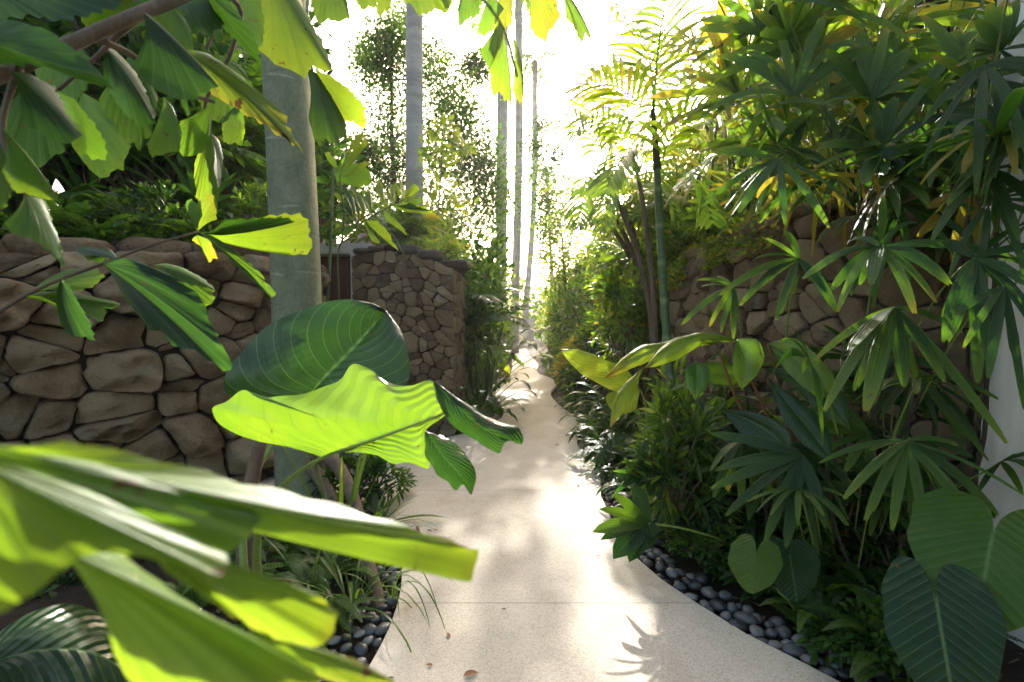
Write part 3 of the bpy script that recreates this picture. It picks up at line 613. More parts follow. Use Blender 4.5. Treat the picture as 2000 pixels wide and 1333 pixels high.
def g_broad(n, L, w, tint=.35, stalk=.5, zmin=.45, droop=.6, tj=.12):
    mb = MB(); st = MB()
    for _ in range(n):
        a = R.uniform(0, 6.283); z = R.uniform(zmin, .98); o = A(math.cos(a), math.sin(a), 0); d = o*math.sqrt(1-z*z)+Z*z; l = stalk*R.uniform(.5, 1.1)
        p = bez(o*.02, d*l*.6+Z*.1*l, d*l, 8); tube(st, p, np.linspace(.009, .005, 8), 5)
        blade(mb, p[-1], nz(p[-1]-p[-2]) + o*.3, L*R.uniform(.7, 1.1), w*R.uniform(.8, 1.15), droop*R.uniform(.6, 1.3), n=10, m=7, fold=.2, prof=OVAL, tint=float(np.clip(tint+R.uniform(-tj, tj), 0, 1)))
    return mb, st
def g_hearts(n, size, stalk, tint=.38, face=None, wide=1., zmin=.2):
    mb = MB(); st = MB()
    for k in range(n):
        a = R.uniform(0, 6.283); o = A(math.cos(a), math.sin(a), 0); l = stalk*R.uniform(.45, 1.1); z = R.uniform(zmin+.25, .95); e = o*l*math.sqrt(1-z*z) + Z*l*z
        tube(st, bez(o*.02, Z*l*.6, e, 8), np.linspace(.008, .005, 8)*max(.6, size/.25), 5)
        heart(mb, e, o*.8 - Z*R.uniform(.2, 1.1), nz(o*.7+Z*.8+A(R.uniform(-.3, .3), R.uniform(-.3, .3), 0)), size*R.uniform(.65, 1.1), float(np.clip(tint+R.uniform(-.1, .12), 0, 1)), seed=k, wide=wide)
    return mb, st
def split_leaf(mb, at, tip, nrm, size, nl=7, tint=.35):
    """deeply cut philodendron leaf: a midrib blade with long fingers"""
    tip = nz(tip); sd_ = nz(np.cross(tip, nrm)); n_ = np.cross(sd_, tip)
    s = np.linspace(0, 1, 10); mid = at + tip*(size*s)[:, None] - Z*(.2*size*s**2)[:, None]
    ribbon(mb, mid, size*.17*np.interp(s, [0, .2, .7, 1], [.8, 1, .6, .03]), n_, 5, .15, 0, tint)
    for i in range(nl):
        f = i/(nl-1); c = at + tip*size*(.02+.62*f)
        for q in (-1, 1):
            a = 2.2 - 1.55*f; d = tip*math.cos(a) + sd_*q*math.sin(a) + n_*R.uniform(-.05, .15)
            blade(mb, c, d, size*(.62-.22*f)*R.uniform(.85, 1.1), size*.135, .22, up=n_, n=7, m=3, fold=.15, prof=lambda s: np.interp(s, [0, .3, .75, 1], [1, .85, .8, .05]), tint=tint+R.uniform(-.05, .05))
def g_philo(n, size, stalk, tint=.33):
    mb = MB(); st = MB()
    for k in range(n):
        a = R.uniform(0, 6.283); o = A(math.cos(a), math.sin(a), 0); l = stalk*R.uniform(.5, 1.1); z = R.uniform(.35, .9); e = o*l*math.sqrt(1-z*z)+Z*l*z
        tube(st, bez(o*.02, Z*l*.5, e, 8), .008, 5); split_leaf(mb, e, o - Z*R.uniform(.1, .8), nz(o*.6+Z), size*R.uniform(.7, 1.1), 6, tint)
    return mb, st
def two(name, label, cat, loc, pair, m, ms, group=None, names=('foliage', 'stalks'), rz=0.):
    t = thing(name, (0, 0, 0), label, cat, group); pair[0].build(names[0], m, t); pair[1].build(names[1], ms, t); t.location = loc; t.rotation_euler = (0, 0, rz); return t
def one(name, label, cat, loc, mb, m, group=None, rz=0.):
    o = mb.build(name, m); o.location = loc; o.rotation_euler = (0, 0, rz); return tag(o, label, cat, group)
def areca(name, label, loc, stems, H, nf, L, lf, w, tint=.6, group=None, lean=.35, r=.03, msten=None, tj=.15, droop=.5):
    t = thing(name, (0, 0, 0), label, 'palm', group)
    for k in range(stems):
        a = R.uniform(0, 6.283); o = A(math.cos(a), math.sin(a), 0); h = H*R.uniform(.7, 1.1); p = bez(o*.12, o*.15+Z*h*.6, o*lean*h+Z*h, 18)
        mb = MB(); tube(mb, p, np.linspace(r, r*.6, 18)*(1+.12*(np.arange(18) % 3 == 0)), 8); mb.build('cane', msten or M_bamboo, t)
        for j in range(nf):
            b = a + 6.283*j/nf + R.uniform(-.5, .5); q = A(math.cos(b), math.sin(b), 0); l = L*R.uniform(.75, 1.1); el = R.uniform(.25, 1.1)
            rc = bez(p[-1], p[-1]+q*l*.35+Z*l*.55*el, p[-1]+q*l*.85+Z*l*(.75*el-.35), 16)
            mb = MB(); ribbon(mb, rc, np.linspace(.009, .003, 16), Z+q*.2, 3, .6, tint=.5); pinnate(mb, rc, int(l/.05), lf, w, 1.0, droop, tint, tj, start=.2); mb.build('frond', M_areca, t)
    t.location = loc; return t
# ================================================================== HERO PLANTS, LEFT
def leafpart(mb, parent, m=None, name='leaflet'): return mb.build(name, m or M_fish, parent)
# --- the grey trunked fishtail palm in the bed left of the path
tb = G(595, 985); t = thing('fishtail_palm', tuple(tb), 'tall fishtail palm with thick smooth grey green trunk, wedge leaflets hanging over the path', 'palm')
cz = [(602, 1010), (594, 940), (588, 820), (583, 700), (577, 500), (568, 300), (560, 150), (552, 0), (545, -160)]
pts = resamp([P(x, y, 3.62) for x, y in cz], 300); n = np.arange(300); rr = np.interp(n/299., [0, .06, .2, .9, 1], [.235, .2, .178, .163, .155])
mb = MB(); ring = [38, 62, 85, 104, 121, 139, 152, 171, 186, 203, 216, 233, 246, 262, 279]; rr = rr*(1 + .004*np.isin(n, ring) - .004*np.isin(n-1, ring)); tt = np.where(np.isin(n, ring), .75, np.where(np.isin(n-1, ring), .0, .38)) + .05*np.sin(n*.9); tv = np.repeat(tt, 28).reshape(300, 28); av = np.array([[noise.noise(Vector((math.cos(b*.2244)*1.5, math.sin(b*.2244)*1.5, a*.11))) for b in range(28)] for a in range(300)]); tv = .38 + (tv-.38)*np.clip(av*2.2+.35, 0, 1) + av*.12; tube(mb, pts, rr, 28, tv.ravel().tolist() + [.3, .3]); mb.build('trunk', M_palmbark, t)
mb = MB()
for k in (85, 121, 152, 186, 216, 246):          # pale leaf scars, partly round the stem
    a0 = R.uniform(3.4, 4.6); th = np.linspace(a0, a0+R.uniform(.5, 1.8), 14); c = pts[k]; zz = np.linspace(0, .02, 14)*R.choice((-1, 1))
    V = np.stack([c[0]+np.cos(th)*(rr[k]+.002), c[1]+np.sin(th)*(rr[k]+.002), c[2]+zz], 1); mb = MB(); ribbon(mb, V, .010*np.sin(np.linspace(.2, 3, 14)), A(0, -1, 0), 3, tint=1.); mb.build('leaf_scar', M_palmbark, t)
for q in ([(618, 880, 3.5), (655, 905, 3.35), (690, 975, 3.1), (715, 1080, 2.7), (740, 1170, 2.42), (748, 1225, 2.3)], [(600, 900, 3.5), (640, 960, 3.35), (668, 1040, 3.1), (680, 1110, 2.9)]):
    mb = MB(); p = resamp([P(*a) for a in q], 20); tube(mb, p, np.linspace(.05, .026, 20), 10); mb.build('prop_root', M_bark, t)
def rachis(parent, q, r0, r1, m=None):
    mb = MB(); tube(mb, resamp([P(*a) for a in q], 24), np.linspace(r0, r1, 24), 8); return mb.build('leaf_stalk', m or M_petiole, parent)
rachis(t, [(545, -160, 3.5), (700, -190, 3.4), (880, -60, 3.3), (985, 60, 3.2), (1010, 150, 3.2)], .022, .008)
rachis(t, [(545, -160, 3.5), (620, -150, 3.4), (900, -120, 3.3), (1085, -30, 3.2)], .02, .008)
rachis(t, [(550, -140, 3.4), (560, -120, 2.9), (540, -80, 2.4), (520, -60, 2.2)], .02, .01)
rachis(t, [(550, -140, 3.5), (600, -60, 3.2), (600, 60, 3.1), (610, 140, 3.0)], .018, .008)
for base, ends, d0, d1, ti, tw in [
  ((520,-60), [(485,45),(500,95),(525,120),(550,135),(575,140),(595,160),(612,140),(660,158),(640,110),(612,50),(585,-10)], 2.2, 2.3, .66, .2),
  ((598,130), [(604,230),(608,262),(622,285),(640,280),(660,300),(670,268),(682,275),(678,245),(665,220),(640,172)], 3.0, 3.1, .3, .2),
  ((615,130), [(650,215),(672,240),(690,240),(712,254),(720,245),(715,212),(690,178),(645,148)], 3.05, 3.1, .68, -.2),
  ((640,-60), [(606,-5),(612,28),(622,50),(640,46),(660,45),(685,38),(680,5),(668,-20)], 3.0, 3.0, .5, .1),
  ((715,-45), [(695,5),(706,24),(720,14),(732,20),(742,0)], 3.3, 3.3, .6, 0), ((745,-50), [(735,25),(742,42),(752,22),(760,28),(768,-5)], 3.3, 3.3, .7, 0),
  ((800,-60), [(768,-10),(800,8),(820,38),(838,32),(855,20),(872,30),(888,10),(885,-30)], 3.3, 3.2, .62, .1),
  ((840,-60), [(860,0),(872,24),(885,10),(892,-10)], 3.3, 3.2, .75, .1),
  ((910,-45), [(893,20),(896,55),(912,46),(925,40),(938,28),(945,-10)], 3.3, 3.2, .45, .15), ((960,-12), [(932,66),(945,78),(955,62),(968,52),(985,18)], 3.25, 3.2, .55, -.1),
  ((975,-20), [(955,105),(968,118),(980,90),(990,60),(1003,45),(1000,0)], 3.2, 3.2, .85, .1), ((978,40), [(937,100),(945,120),(955,142),(966,120),(982,90)], 3.2, 3.15, .45, .1),
  ((985,75), [(953,140),(958,172),(963,192),(975,188),(988,206),(1000,216),(1001,196)], 3.2, 3.2, .66, .1), ((1000,70), [(1000,180),(1010,195),(1018,212),(1023,200),(1020,150),(1012,110)], 3.2, 3.25, .8, .1),
  ((1030,-45), [(1036,50),(1044,72),(1056,80),(1066,92),(1074,74),(1084,60),(1098,36),(1088,-5)], 3.2, 3.2, .85, .1), ((1085,-35), [(1106,36),(1122,60),(1134,88),(1146,72),(1160,80),(1150,55),(1130,28),(1104,-5)], 3.2, 3.2, .6, .1)]:
    leafpart(FL(base, ends, d0, d1, ti, tw), t)

# --- the near fishtail palm filling the top left corner
t = thing('fishtail_palm', (-2.6, .9, 0), 'dark fishtail palm crowding the top left corner with a thick diagonal stalk', 'palm')
rachis(t, [(-900, 700, 2.2), (-420, 320, 1.35), (-120, 200, 1.05), (40, 130, 1.0), (170, 70, 1.05), (330, 5, 1.15), (480, -60, 1.3)], .022, .014, M_bark)
rachis(t, [(200, 80, 1.08), (260, 110, 1.15), (330, 170, 1.2), (420, 200, 1.25)], .008, .004, M_twig); rachis(t, [(290, 20, 1.12), (240, 60, 1.1), (190, 110, 1.2), (110, 180, 1.2)], .008, .004, M_twig)
rachis(t, [(40, 130, 1.0), (20, 180, .98), (5, 255, .95), (50, 385, .95)], .007, .003, M_twig); rachis(t, [(420, -30, 1.3), (470, 20, 1.4), (455, 90, 1.45), (402, 200, 1.6), (388, 300, 1.65)], .007, .004, M_twig)
for base, ends, d0, d1, ti, tw in [  # low tints darken leaflets in place of shade from overhead foliage
  ((-80,60), [(-20,28),(50,42),(110,63),(160,103),(200,142),(228,180),(190,165),(158,150),(95,130),(30,128),(-60,125)], .85, .95, .10, .12),
  ((281,24), [(265,125),(272,150),(288,165),(310,178),(336,194),(366,198),(396,191),(428,172),(400,138),(350,88),(300,40)], 1.05, 1.1, .06, .1),
  ((205,90), [(200,125),(208,165),(225,205),(250,238),(270,252),(288,258),(303,248),(306,230),(292,185),(262,138),(225,100)], 1.2, 1.25, .16, .1),
  ((340,-30), [(360,32),(372,60),(386,70),(405,72),(425,68),(440,60),(442,30),(420,-10)], 1.25, 1.25, .08, .1),
  ((400,-25), [(425,30),(445,66),(470,85),(490,108),(505,122),(513,128),(508,95),(492,62),(468,32),(440,-5)], 1.2, 1.3, .14, -.15),
  ((362,98), [(412,187),(428,200),(440,205),(470,222),(500,240),(527,255),(560,272),(602,303),(585,275),(562,222),(525,208),(490,170),(430,122)], 1.3, 1.35, .80, .1),
  ((20,140), [(38,230),(58,255),(80,265),(108,276),(135,283),(150,276),(166,273),(135,220),(105,172),(60,145)], .95, 1.0, .15, .1),
  ((105,165), [(132,255),(148,290),(166,312),(185,318),(208,314),(206,282),(185,240),(150,195)], 1.2, 1.2, .42, -.1),
  ((5,250), [(5,335),(20,362),(40,388),(70,386),(92,392),(116,396),(90,360),(62,330),(35,300)], .9, .95, .62, .05),
  ((50,380), [(4,440),(25,462),(60,470),(85,485),(108,505),(125,526),(120,490),(110,455),(95,398)], .95, .95, .56, .1),
  ((320,190), [(285,285),(295,308),(312,316),(332,302),(352,298),(354,262),(345,228)], 1.5, 1.5, .58, .1), ((410,205), [(350,238),(340,285),(355,305),(375,308),(398,298),(408,285)], 1.6, 1.6, .52, .1),
  ((402,200), [(380,330),(380,380),(388,418),(408,440),(424,430),(428,380),(412,300)], 1.65, 1.65, .68, .05), ((470,200), [(430,240),(435,275),(445,290),(458,280),(470,290),(480,262),(478,230)], 1.9, 1.9, .58, 0),
  ((-60,-40), [(-60,60),(0,40),(60,30),(120,48),(170,40),(230,20),(260,-15),(200,-60)], 1.5, 1.5, .12, .2), ((140,60), [(60,130),(80,180),(110,215),(150,210),(170,175),(180,120)], 1.5, 1.5, .2, 0),
  ((230,-40), [(150,20),(165,60),(200,70),(240,66),(290,50),(320,10),(300,-30)], 1.6, 1.6, .3, .1), ((330,10), [(285,40),(290,90),(310,120),(350,125),(380,100),(372,50)], 1.7, 1.7, .44, .1),
  ((-20,260), [(-40,330),(-10,420),(20,400),(40,350),(30,300)], 1.1, 1.1, .5, .1), ((430,110), [(380,180),(400,240),(440,250),(480,215),(500,170),(470,130)], 1.9, 1.9, .5, .1),
  ((260,100), [(190,200),(230,260),(270,300),(300,260),(310,190)], 1.9, 1.9, .3, .1), ((60,150), [(-10,240),(30,310),(80,330),(130,300),(140,230),(110,180)], 1.4, 1.4, .25, .1),
  ((480,-50), [(440,40),(455,90),(480,110),(510,95),(520,50),(510,0)], 1.9, 1.9, .4, 0), ((160,180), [(150,300),(190,350),(240,340),(260,290),(230,220)], 2.0, 2.0, .33, 0),
  ((410,260), [(418,330),(424,372),(432,362),(438,330),(430,285)], 1.4, 1.4, .2, .1), ((350,150), [(352,195),(365,228),(372,225),(366,190)], 1.3, 1.3, .25, 0)]:
    leafpart(FL(base, ends, d0, d1, ti, tw), t)

# --- the sprig of wedge leaflets in front of the boulder wall
t = thing('fishtail_palm', tuple(P(-80, 640, 1.6)), 'low fishtail palm frond of glossy wedge leaflets crossing in front of the boulder wall', 'palm frond')
rachis(t, [(-200, 690, 1.5), (0, 608, 1.45), (50, 578, 1.45), (120, 545, 1.42), (205, 514, 1.4), (300, 478, 1.45), (390, 453, 1.5)], .008, .003, M_twig)
for base, ends, d0, d1, ti, tw in [
  ((200,514), [(248,590),(275,622),(300,655),(315,648),(335,668),(350,682),(375,682),(398,700),(420,712),(440,730),(456,737),(453,700),(438,668),(415,636),(408,600),(388,575),(355,545),(300,520)], 1.35, 1.3, .12, .15),
  ((300,518), [(330,545),(355,560),(375,582),(400,602),(410,598),(421,592),(422,565),(400,545),(372,530),(340,520)], 1.45, 1.5, .55, .1),
  ((60,575), [(120,568),(160,566),(190,556),(216,538),(200,526),(170,528),(143,520),(110,540)], 1.45, 1.5, .55, .1), ((40,580), [(110,592),(140,612),(165,622),(200,628),(215,634),(208,614),(222,605),(248,598),(205,584),(150,574)], 1.45, 1.5, .52, .15),
  ((122,540), [(120,632),(135,655),(155,668),(183,669),(180,642),(168,612),(152,585),(134,558)], 1.38, 1.3, .15, .05), ((232,508), [(200,512),(170,508),(145,490),(158,480),(180,484),(205,482),(222,492)], 1.4, 1.5, .2, .1),
  ((392,455), [(440,440),(480,430),(540,421),(585,420),(602,424),(616,434),(612,446),(628,455),(617,464),(627,476),(616,494),(585,496),(545,490),(480,476)], 1.5, 1.5, .70, .1),
  ((392,454), [(440,432),(500,424),(560,419),(590,432),(560,440),(480,448)], 1.49, 1.44, .1, .05), ((394,457), [(450,500),(490,535),(520,570),(533,588),(543,588),(540,572),(515,540),(480,505),(435,472)], 1.5, 1.45, .5, .04),
  ((386,460), [(374,470),(390,480),(400,490),(408,515),(416,508),(426,508),(420,490),(412,470)], 1.5, 1.5, .82, 0), ((386,452), [(372,430),(360,395),(372,385),(384,395),(392,388),(396,420)], 1.5, 1.5, .45, 0), ((388,450), [(392,420),(392,390),(405,370),(420,385),(424,428)], 1.52, 1.55, .8, 0)]:
    leafpart(FL(base, ends, d0, d1, ti, tw), t)

# --- elephant ear with the big dark leaf and the glowing yellow green one
er = P(500, 1130, 2.0); er[2] = -.03
t = thing('elephant_ear', tuple(er), 'elephant ear with one dark upright leaf and one glowing yellow green leaf', 'plant')
PP = lambda L_: [P(*a) for a in L_]
mb = MB(); loft(mb, PP([(588,790,2.398),(628,744,2.410),(690,680,2.457),(755,608,2.574)]),
  PP([(588,790,2.398),(520,792,2.340),(465,786,2.317),(438,762,2.305),(447,722,2.317),(470,690,2.340),(500,655,2.363),(560,618,2.398),(630,592,2.457),(690,586,2.492),(735,595,2.539),(755,608,2.574)]),
  PP([(588,790,2.398),(640,815,2.340),(720,800,2.317),(775,778,2.328),(797,745,2.352),(799,712,2.375),(793,675,2.422),(782,645,2.480),(755,608,2.574)]), bulge=.10, ripple=.015, tint=.10, corr=.026, n=110, m=13)
dl = mb.build('leaf', M_ear, t); tag(dl, 'dark green leaf seen from above')
mb = MB(); tube(mb, resamp(PP([(588,790,2.4),(570,830,2.4),(525,880,2.3),(485,960,2.15),(475,1040,2.05)]) + [er], 20), np.linspace(.012, .02, 20), 8); mb.build('stalk', M_petiole, dl)
mb = MB(); loft(mb, PP([(632,893,1.317),(700,868,1.280),(800,832,1.228),(882,802,1.199)]),
  PP([(632,893,1.317),(560,872,1.347),(500,862,1.369),(455,845,1.376),(425,822,1.376),(416,798,1.369),(440,786,1.362),(475,762,1.347),(512,777,1.339),(550,774,1.332),(590,770,1.325),(630,756,1.325),(665,742,1.317),(690,712,1.310),(720,720,1.295),(760,748,1.273),(800,754,1.251),(845,745,1.228),(868,770,1.206),(882,802,1.199)]),
  PP([(632,893,1.317),(665,884,1.288),(700,884,1.273),(735,890,1.258),(770,906,1.243),(800,904,1.228),(822,912,1.221),(838,915,1.214),(836,880,1.214),(832,842,1.214),(855,822,1.206),(882,802,1.199)]), bulge=.04, ripple=.007, kr=30, tint=.62, corr=.003, n=110, m=13, nv=10)
mb2 = MB(); loft(mb, PP([(848,748,1.228),(890,790,1.184),(945,838,1.169),(1000,862,1.184)]), PP([(848,748,1.228),(868,760,1.214),(920,795,1.199),(975,825,1.206),(1012,835,1.214),(1021,866,1.206),(1000,862,1.184)]),
  PP([(848,748,1.228),(860,795,1.199),(885,832,1.184),(925,858,1.184),(960,880,1.184),(975,886,1.184),(990,862,1.184),(1000,862,1.184)]), bulge=.10, ripple=.02, tint=.18, n=40)
loft(mb, PP([(832,842,1.214),(865,890,1.184),(900,930,1.169),(922,966,1.169)]), PP([(832,842,1.214),(880,860,1.199),(915,895,1.184),(930,930,1.184),(922,966,1.169)]),
  PP([(832,842,1.214),(830,882,1.206),(845,915,1.199),(870,940,1.191),(892,957,1.184),(905,944,1.177),(922,966,1.169)]), bulge=.08, ripple=.03, tint=.2, n=40)
yl = mb.build('leaf', M_ear, t); tag(yl, 'sunlit yellow green leaf seen from below, its tip folded over')
mb = MB(); q = resamp(PP([(880,803,1.19),(800,834,1.215),(700,870,1.27),(640,890,1.31),(580,925,1.4),(535,970,1.55),(505,1040,1.75)]) + [er + A(.03, 0, 0)], 40); tube(mb, q, np.interp(np.linspace(0, 1, 40), [0, .4, .5, 1], [.002, .008, .011, .02]), 10); mb.build('stalk', M_petiole, yl)
mb = MB(); tube(mb, resamp(PP([(512,850,2.12),(500,900,2.1),(488,960,2.1),(480,1060,2.08)]) + [er + A(-.04, .1, 0)], 14), np.linspace(.026, .05, 14), 12); mb.build('stem', M_bark, t)

# --- dark elephant ear in the bottom left corner
bl = P(60, 1360, .95); t = thing('elephant_ear', (bl[0], bl[1], 0), 'dark green elephant ear leaf in the bottom left corner, under the blurred near leaf', 'plant')
mb = MB(); loft(mb, PP([(-40,1300,.9),(80,1270,.95),(180,1275,1.0),(300,1370,1.05)]), PP([(-40,1300,.9),(-10,1245,.95),(50,1200,1.0),(110,1183,1.05),(170,1184,1.1),(215,1215,1.1),(250,1275,1.1),(300,1370,1.05)]), PP([(-40,1300,.9),(0,1400,.9),(120,1460,.9),(240,1440,.98),(300,1370,1.05)]), bulge=.08, tint=.1, n=50, corr=.01)
lf = mb.build('leaf', M_ear, t); mb = MB(); tube(mb, resamp([P(-40, 1300, .9), A(bl[0]-.05, bl[1], .3), A(bl[0], bl[1], -.03)], 12), .012, 8); mb.build('stalk', M_petiole, lf)

# --- the out of focus fishtail leaf close to the lens
t = thing('fishtail_leaf', tuple(P(-350, 900, .33)), 'large wet blurred fishtail palm leaf close to the camera across the bottom left', 'palm frond')
rachis(t, [(-900, 1000, .43), (-350, 900, .33), (-80, 868, .29)], .006, .004)
def near(base, ends, ti, **k):
    mb = MB(); base = (base[0], base[1], base[2]*.72); ends = [(a_, b_, c_*.72) for a_, b_, c_ in ends]; fanleaf(mb, P(*base), PP(ends), rays=61, rows=20, tint=ti+.04, pleat=.13, soft=True, curve=.03, jag=.02, seed=int(ends[0][0])+900, **k); return mb.build('leaflet', M_fish, t)
f1 = near((-90,850,.42), [(120,872,.46),(300,902,.52),(470,942,.58),(640,975,.64),(800,1022,.70),(936,1073,.76),(940,1105,.755),(928,1140,.74),(830,1122,.70),(700,1085,.66),(600,1052,.62),(520,1022,.58),(300,960,.52)], .68)
f2 = near((-90,870,.40), [(200,905,.47),(400,980,.52),(520,1005,.57),(490,1050,.54),(448,1088,.52),(350,1052,.49),(200,975,.46)], .56)
f3 = near((-90,880,.38), [(180,960,.44),(320,1030,.47),(448,1085,.50),(440,1128,.48),(340,1100,.45),(230,1082,.43),(150,1095,.41),(80,1150,.39),(-40,1230,.37)], .66)
f4 = near((240,1050,.45), [(400,1090,.52),(520,1130,.56),(620,1165,.60),(664,1200,.62),(655,1250,.61),(615,1266,.59),(560,1255,.57),(480,1218,.54),(400,1175,.50),(320,1120,.47)], .7)
f5 = near((120,1070,.44), [(250,1085,.52),(400,1195,.58),(520,1270,.62),(610,1305,.66),(622,1345,.66),(560,1400,.62),(440,1420,.58),(300,1400,.54),(220,1280,.5)], .68)
f6 = near((470,1230,.5), [(600,1262,.56),(700,1290,.60),(770,1330,.64),(740,1360,.63),(640,1330,.58)], .74)
for k in range(70):
    f = R.choice([f1, f1, f5, f5, f3, f4]); me = f.data; v = me.vertices[R.randrange(150, len(me.vertices)-40)]; mw = np.array(v.co) + np.array(t.location); nn = np.array(v.normal)
    if nn @ (EYE-mw) < 0: nn = -nn
    d_ = bpy.data.objects.get('water_drop'); r_ = R.choice((.0005, .0007, .0011))
    if d_ is None:
        mb = MB(); V = []
        for i in range(7):
            for j in range(10): a = math.pi*i/6; V.append((math.sin(a)*math.cos(j*.6283), math.sin(a)*math.sin(j*.6283), math.cos(a)*.6))
        mb.add(V, gridq(7, 10, True)); o = mb.build('water_drop', M_drop)
    else: o = d_.copy(); S.collection.objects.link(o)
    o.parent = f; o.location = np.array(v.co) + nn*r_*.2; o.rotation_euler = Vector(nn).to_track_quat('Z', 'Y').to_euler(); o.scale = (r_, r_, r_)
# ================================================================== PLANTS ON THE RIGHT
# --- lady palm by the white wall: big drooping fans
def cane(parent, q, r0=.013, r1=.009, m=None):
    mb = MB(); tube(mb, resamp(q, 18), np.linspace(r0, r1, 18), 7); return mb.build('cane', m or M_cane, parent)
def lady_palm(label, root, fans, group=None):
    t = thing('lady_palm', tuple(root), label, 'palm', group)
    for c, segs, ti, ar in fans:
        mb = MB(); fan_hero(mb, c, segs, ar, ti); o = mb.build('fan_leaf', M_rhap, t)
        C = P(*c); mb = MB(); b = root + A(R.uniform(-.12, .12), R.uniform(-.12, .12), 0); top = b*.35 + C*.65; top[2] = max(b[2]+.2, C[2]-.12); 
        tube(mb, bez(C, (C+top)/2+Z*.03, top + (b-top)*.25, 10), .004, 6); mb.build('stalk', M_petiole, o)
        if R.random() < .5: cane(t, [b, b*.8+top*.2+Z*.2*(top[2]-b[2]), top + (b-top)*.2])
    return t
lady_palm('lady palm with big drooping fan leaves against the stone wall, nearest the white wall', A(1.78, 2.5, -.03), [
  ((1720,483,1.95), [(1568,546,30,1.9),(1624,567,30,1.85),(1636,609,26,1.75,.5),(1702,556,42,1.75),(1787,613,30,1.65,.58),(1829,592,28,1.7,.6),(1856,557,34,1.75),(2020,522,34,1.75),(1800,440,14,2.2),(1660,470,22,2.1),(1760,450,12,2.2)], .3, .2),
  ((1745,600,1.95), [(1660,684,50,1.8),(1610,803,34,1.75,.42),(1692,804,50,1.7,.52),(1766,756,40,1.75,.3),(1846,746,30,1.75,.42),(1966,866,26,1.6,.45),(1590,705,22,2.0,.6),(1880,650,24,2.0)], .36, .12),
  ((1905,505,1.75), [(1846,668,50,1.65),(1926,705,36,1.6),(1910,748,36,1.62),(2010,560,30,1.6),(2040,640,26,1.55),(1840,470,26,1.9),(1990,440,22,1.8),(2060,480,24,1.7)], .26, .14),
  ((1770,862,1.7), [(1648,975,26,1.6,.44),(1690,1018,26,1.58,.42),(1742,1037,28,1.55,.42),(1808,1053,28,1.55,.38),(1934,1056,30,1.5,.40),(1950,1006,36,1.55,.2),(2010,975,16,1.5,.5),(1600,905,16,1.8),(1870,870,22,1.7),(1700,880,18,1.8)], .36, .16),
  ((1750,690,2.2), [(1880,850,22,2.1),(1950,780,20,2.1),(1840,720,20,2.2),(1690,780,24,2.2),(1930,900,16,2.0)], .25, .1),
  ((1960,560,1.6), [(2060,700,30,1.5),(1930,740,26,1.5),(2000,800,20,1.5),(1860,620,22,1.6)], .2, .12)])
lady_palm('lady palm with narrow drooping fingers lit from the left, against the stone wall', A(1.55, 2.9, -.03), [
  ((1560,506,2.35), [(1446,596,22,2.3),(1515,626,22,2.25),(1406,577,22,2.2,.45),(1634,610,30,2.2,.25),(1487,464,16,2.4,.6),(1533,450,26,2.5,.4),(1476,505,10,2.3),(1600,560,20,2.3)], .34, .16),
  ((1432,562,2.5), [(1332,635,20,2.4,.4),(1385,640,14,2.45,.6),(1408,650,16,2.4,.5),(1440,620,16,2.4),(1432,664,18,2.4),(1370,560,10,2.5),(1400,540,10,2.6)], .42, .14),
  ((1448,862,2.3), [(1394,972,26,2.2,.22),(1447,986,26,2.2,.25),(1508,962,30,2.2,.25),(1420,958,30,2.25,.66),(1478,970,24,2.25),(1388,920,22,2.2),(1530,905,20,2.3)], .24, .2)])
# --- lady palms massed on the bank, upper right, lit through by the sun
lady_palm('tall lady palm with long yellow green fingers reaching left over the bank', A(2.2, 4.4, 1.95), [
  ((1567,160,3.0), [(1664,28,32,2.9,.66),(1742,2,28,2.9,.55),(1550,-5,48,3.1,.62),(1500,30,30,3.1,.72),(1492,108,40,3.0,.85),(1600,0,34,3.1,.56),(1640,150,22,2.9,.4),(1480,180,22,3.0,.6)], .6, .1),
  ((1444,186,3.2), [(1272,190,24,3.1,.80),(1305,245,26,3.1,.76),(1392,232,24,3.1,.7),(1372,30,30,3.3,.84),(1348,95,26,3.3,.8),(1360,152,26,3.2,.78),(1520,160,28,3.0,.5),(1500,95,22,3.2,.6),(1460,20,26,3.2,.8)], .72, .08),
  ((1470,278,3.2), [(1350,296,22,3.1,.66),(1344,310,18,3.1,.62),(1402,320,34,3.0,.92),(1530,290,24,3.1,.4),(1550,250,22,3.2,.5),(1432,240,26,3.3,.66),(1485,350,24,3.1,.4)], .6, .12),
  ((1570,240,2.9), [(1440,290,26,2.8,.7),(1480,330,20,2.8,.62),(1530,345,26,2.8,.16),(1640,300,22,2.8,.6),(1660,220,30,2.8,.55),(1590,120,30,3.0,.6),(1500,215,28,2.9,.85)], .55, .12)])
lady_palm('lady palm with broad dark fingers and pale curled tips on the bank, upper right', A(2.5, 3.7, 2.05), [
  ((1700,196,2.5), [(1782,92,44,2.4,.45),(1616,200,42,2.4,.4),(1908,220,34,2.4,.32),(1680,60,40,2.6,.5),(1780,10,36,2.6,.55),(1840,110,34,2.5,.5),(1600,110,30,2.6,.6),(1740,280,36,2.4,.42)], .45, .14),
  ((1716,292,2.4), [(1672,212,40,2.4,.88),(1700,200,36,2.4,.4),(1750,190,40,2.4,.42),(1962,4,40,2.2,.5),(1650,240,34,2.4,.2),(1600,290,24,2.4,.55),(1590,330,20,2.4,.6),(1812,320,26,2.3,.3),(1780,350,28,2.3,.15),(1690,360,50,2.2,.3),(1640,330,22,2.4,.5),(1880,290,20,2.3)], .42, .12),
  ((1850,220,2.3), [(1940,320,32,2.2,.15),(1890,340,28,2.2,.14),(1830,330,26,2.2,.2),(1970,240,26,2.1),(1760,270,26,2.3),(1990,170,24,2.1),(1800,150,30,2.3,.5)], .25, .12)])
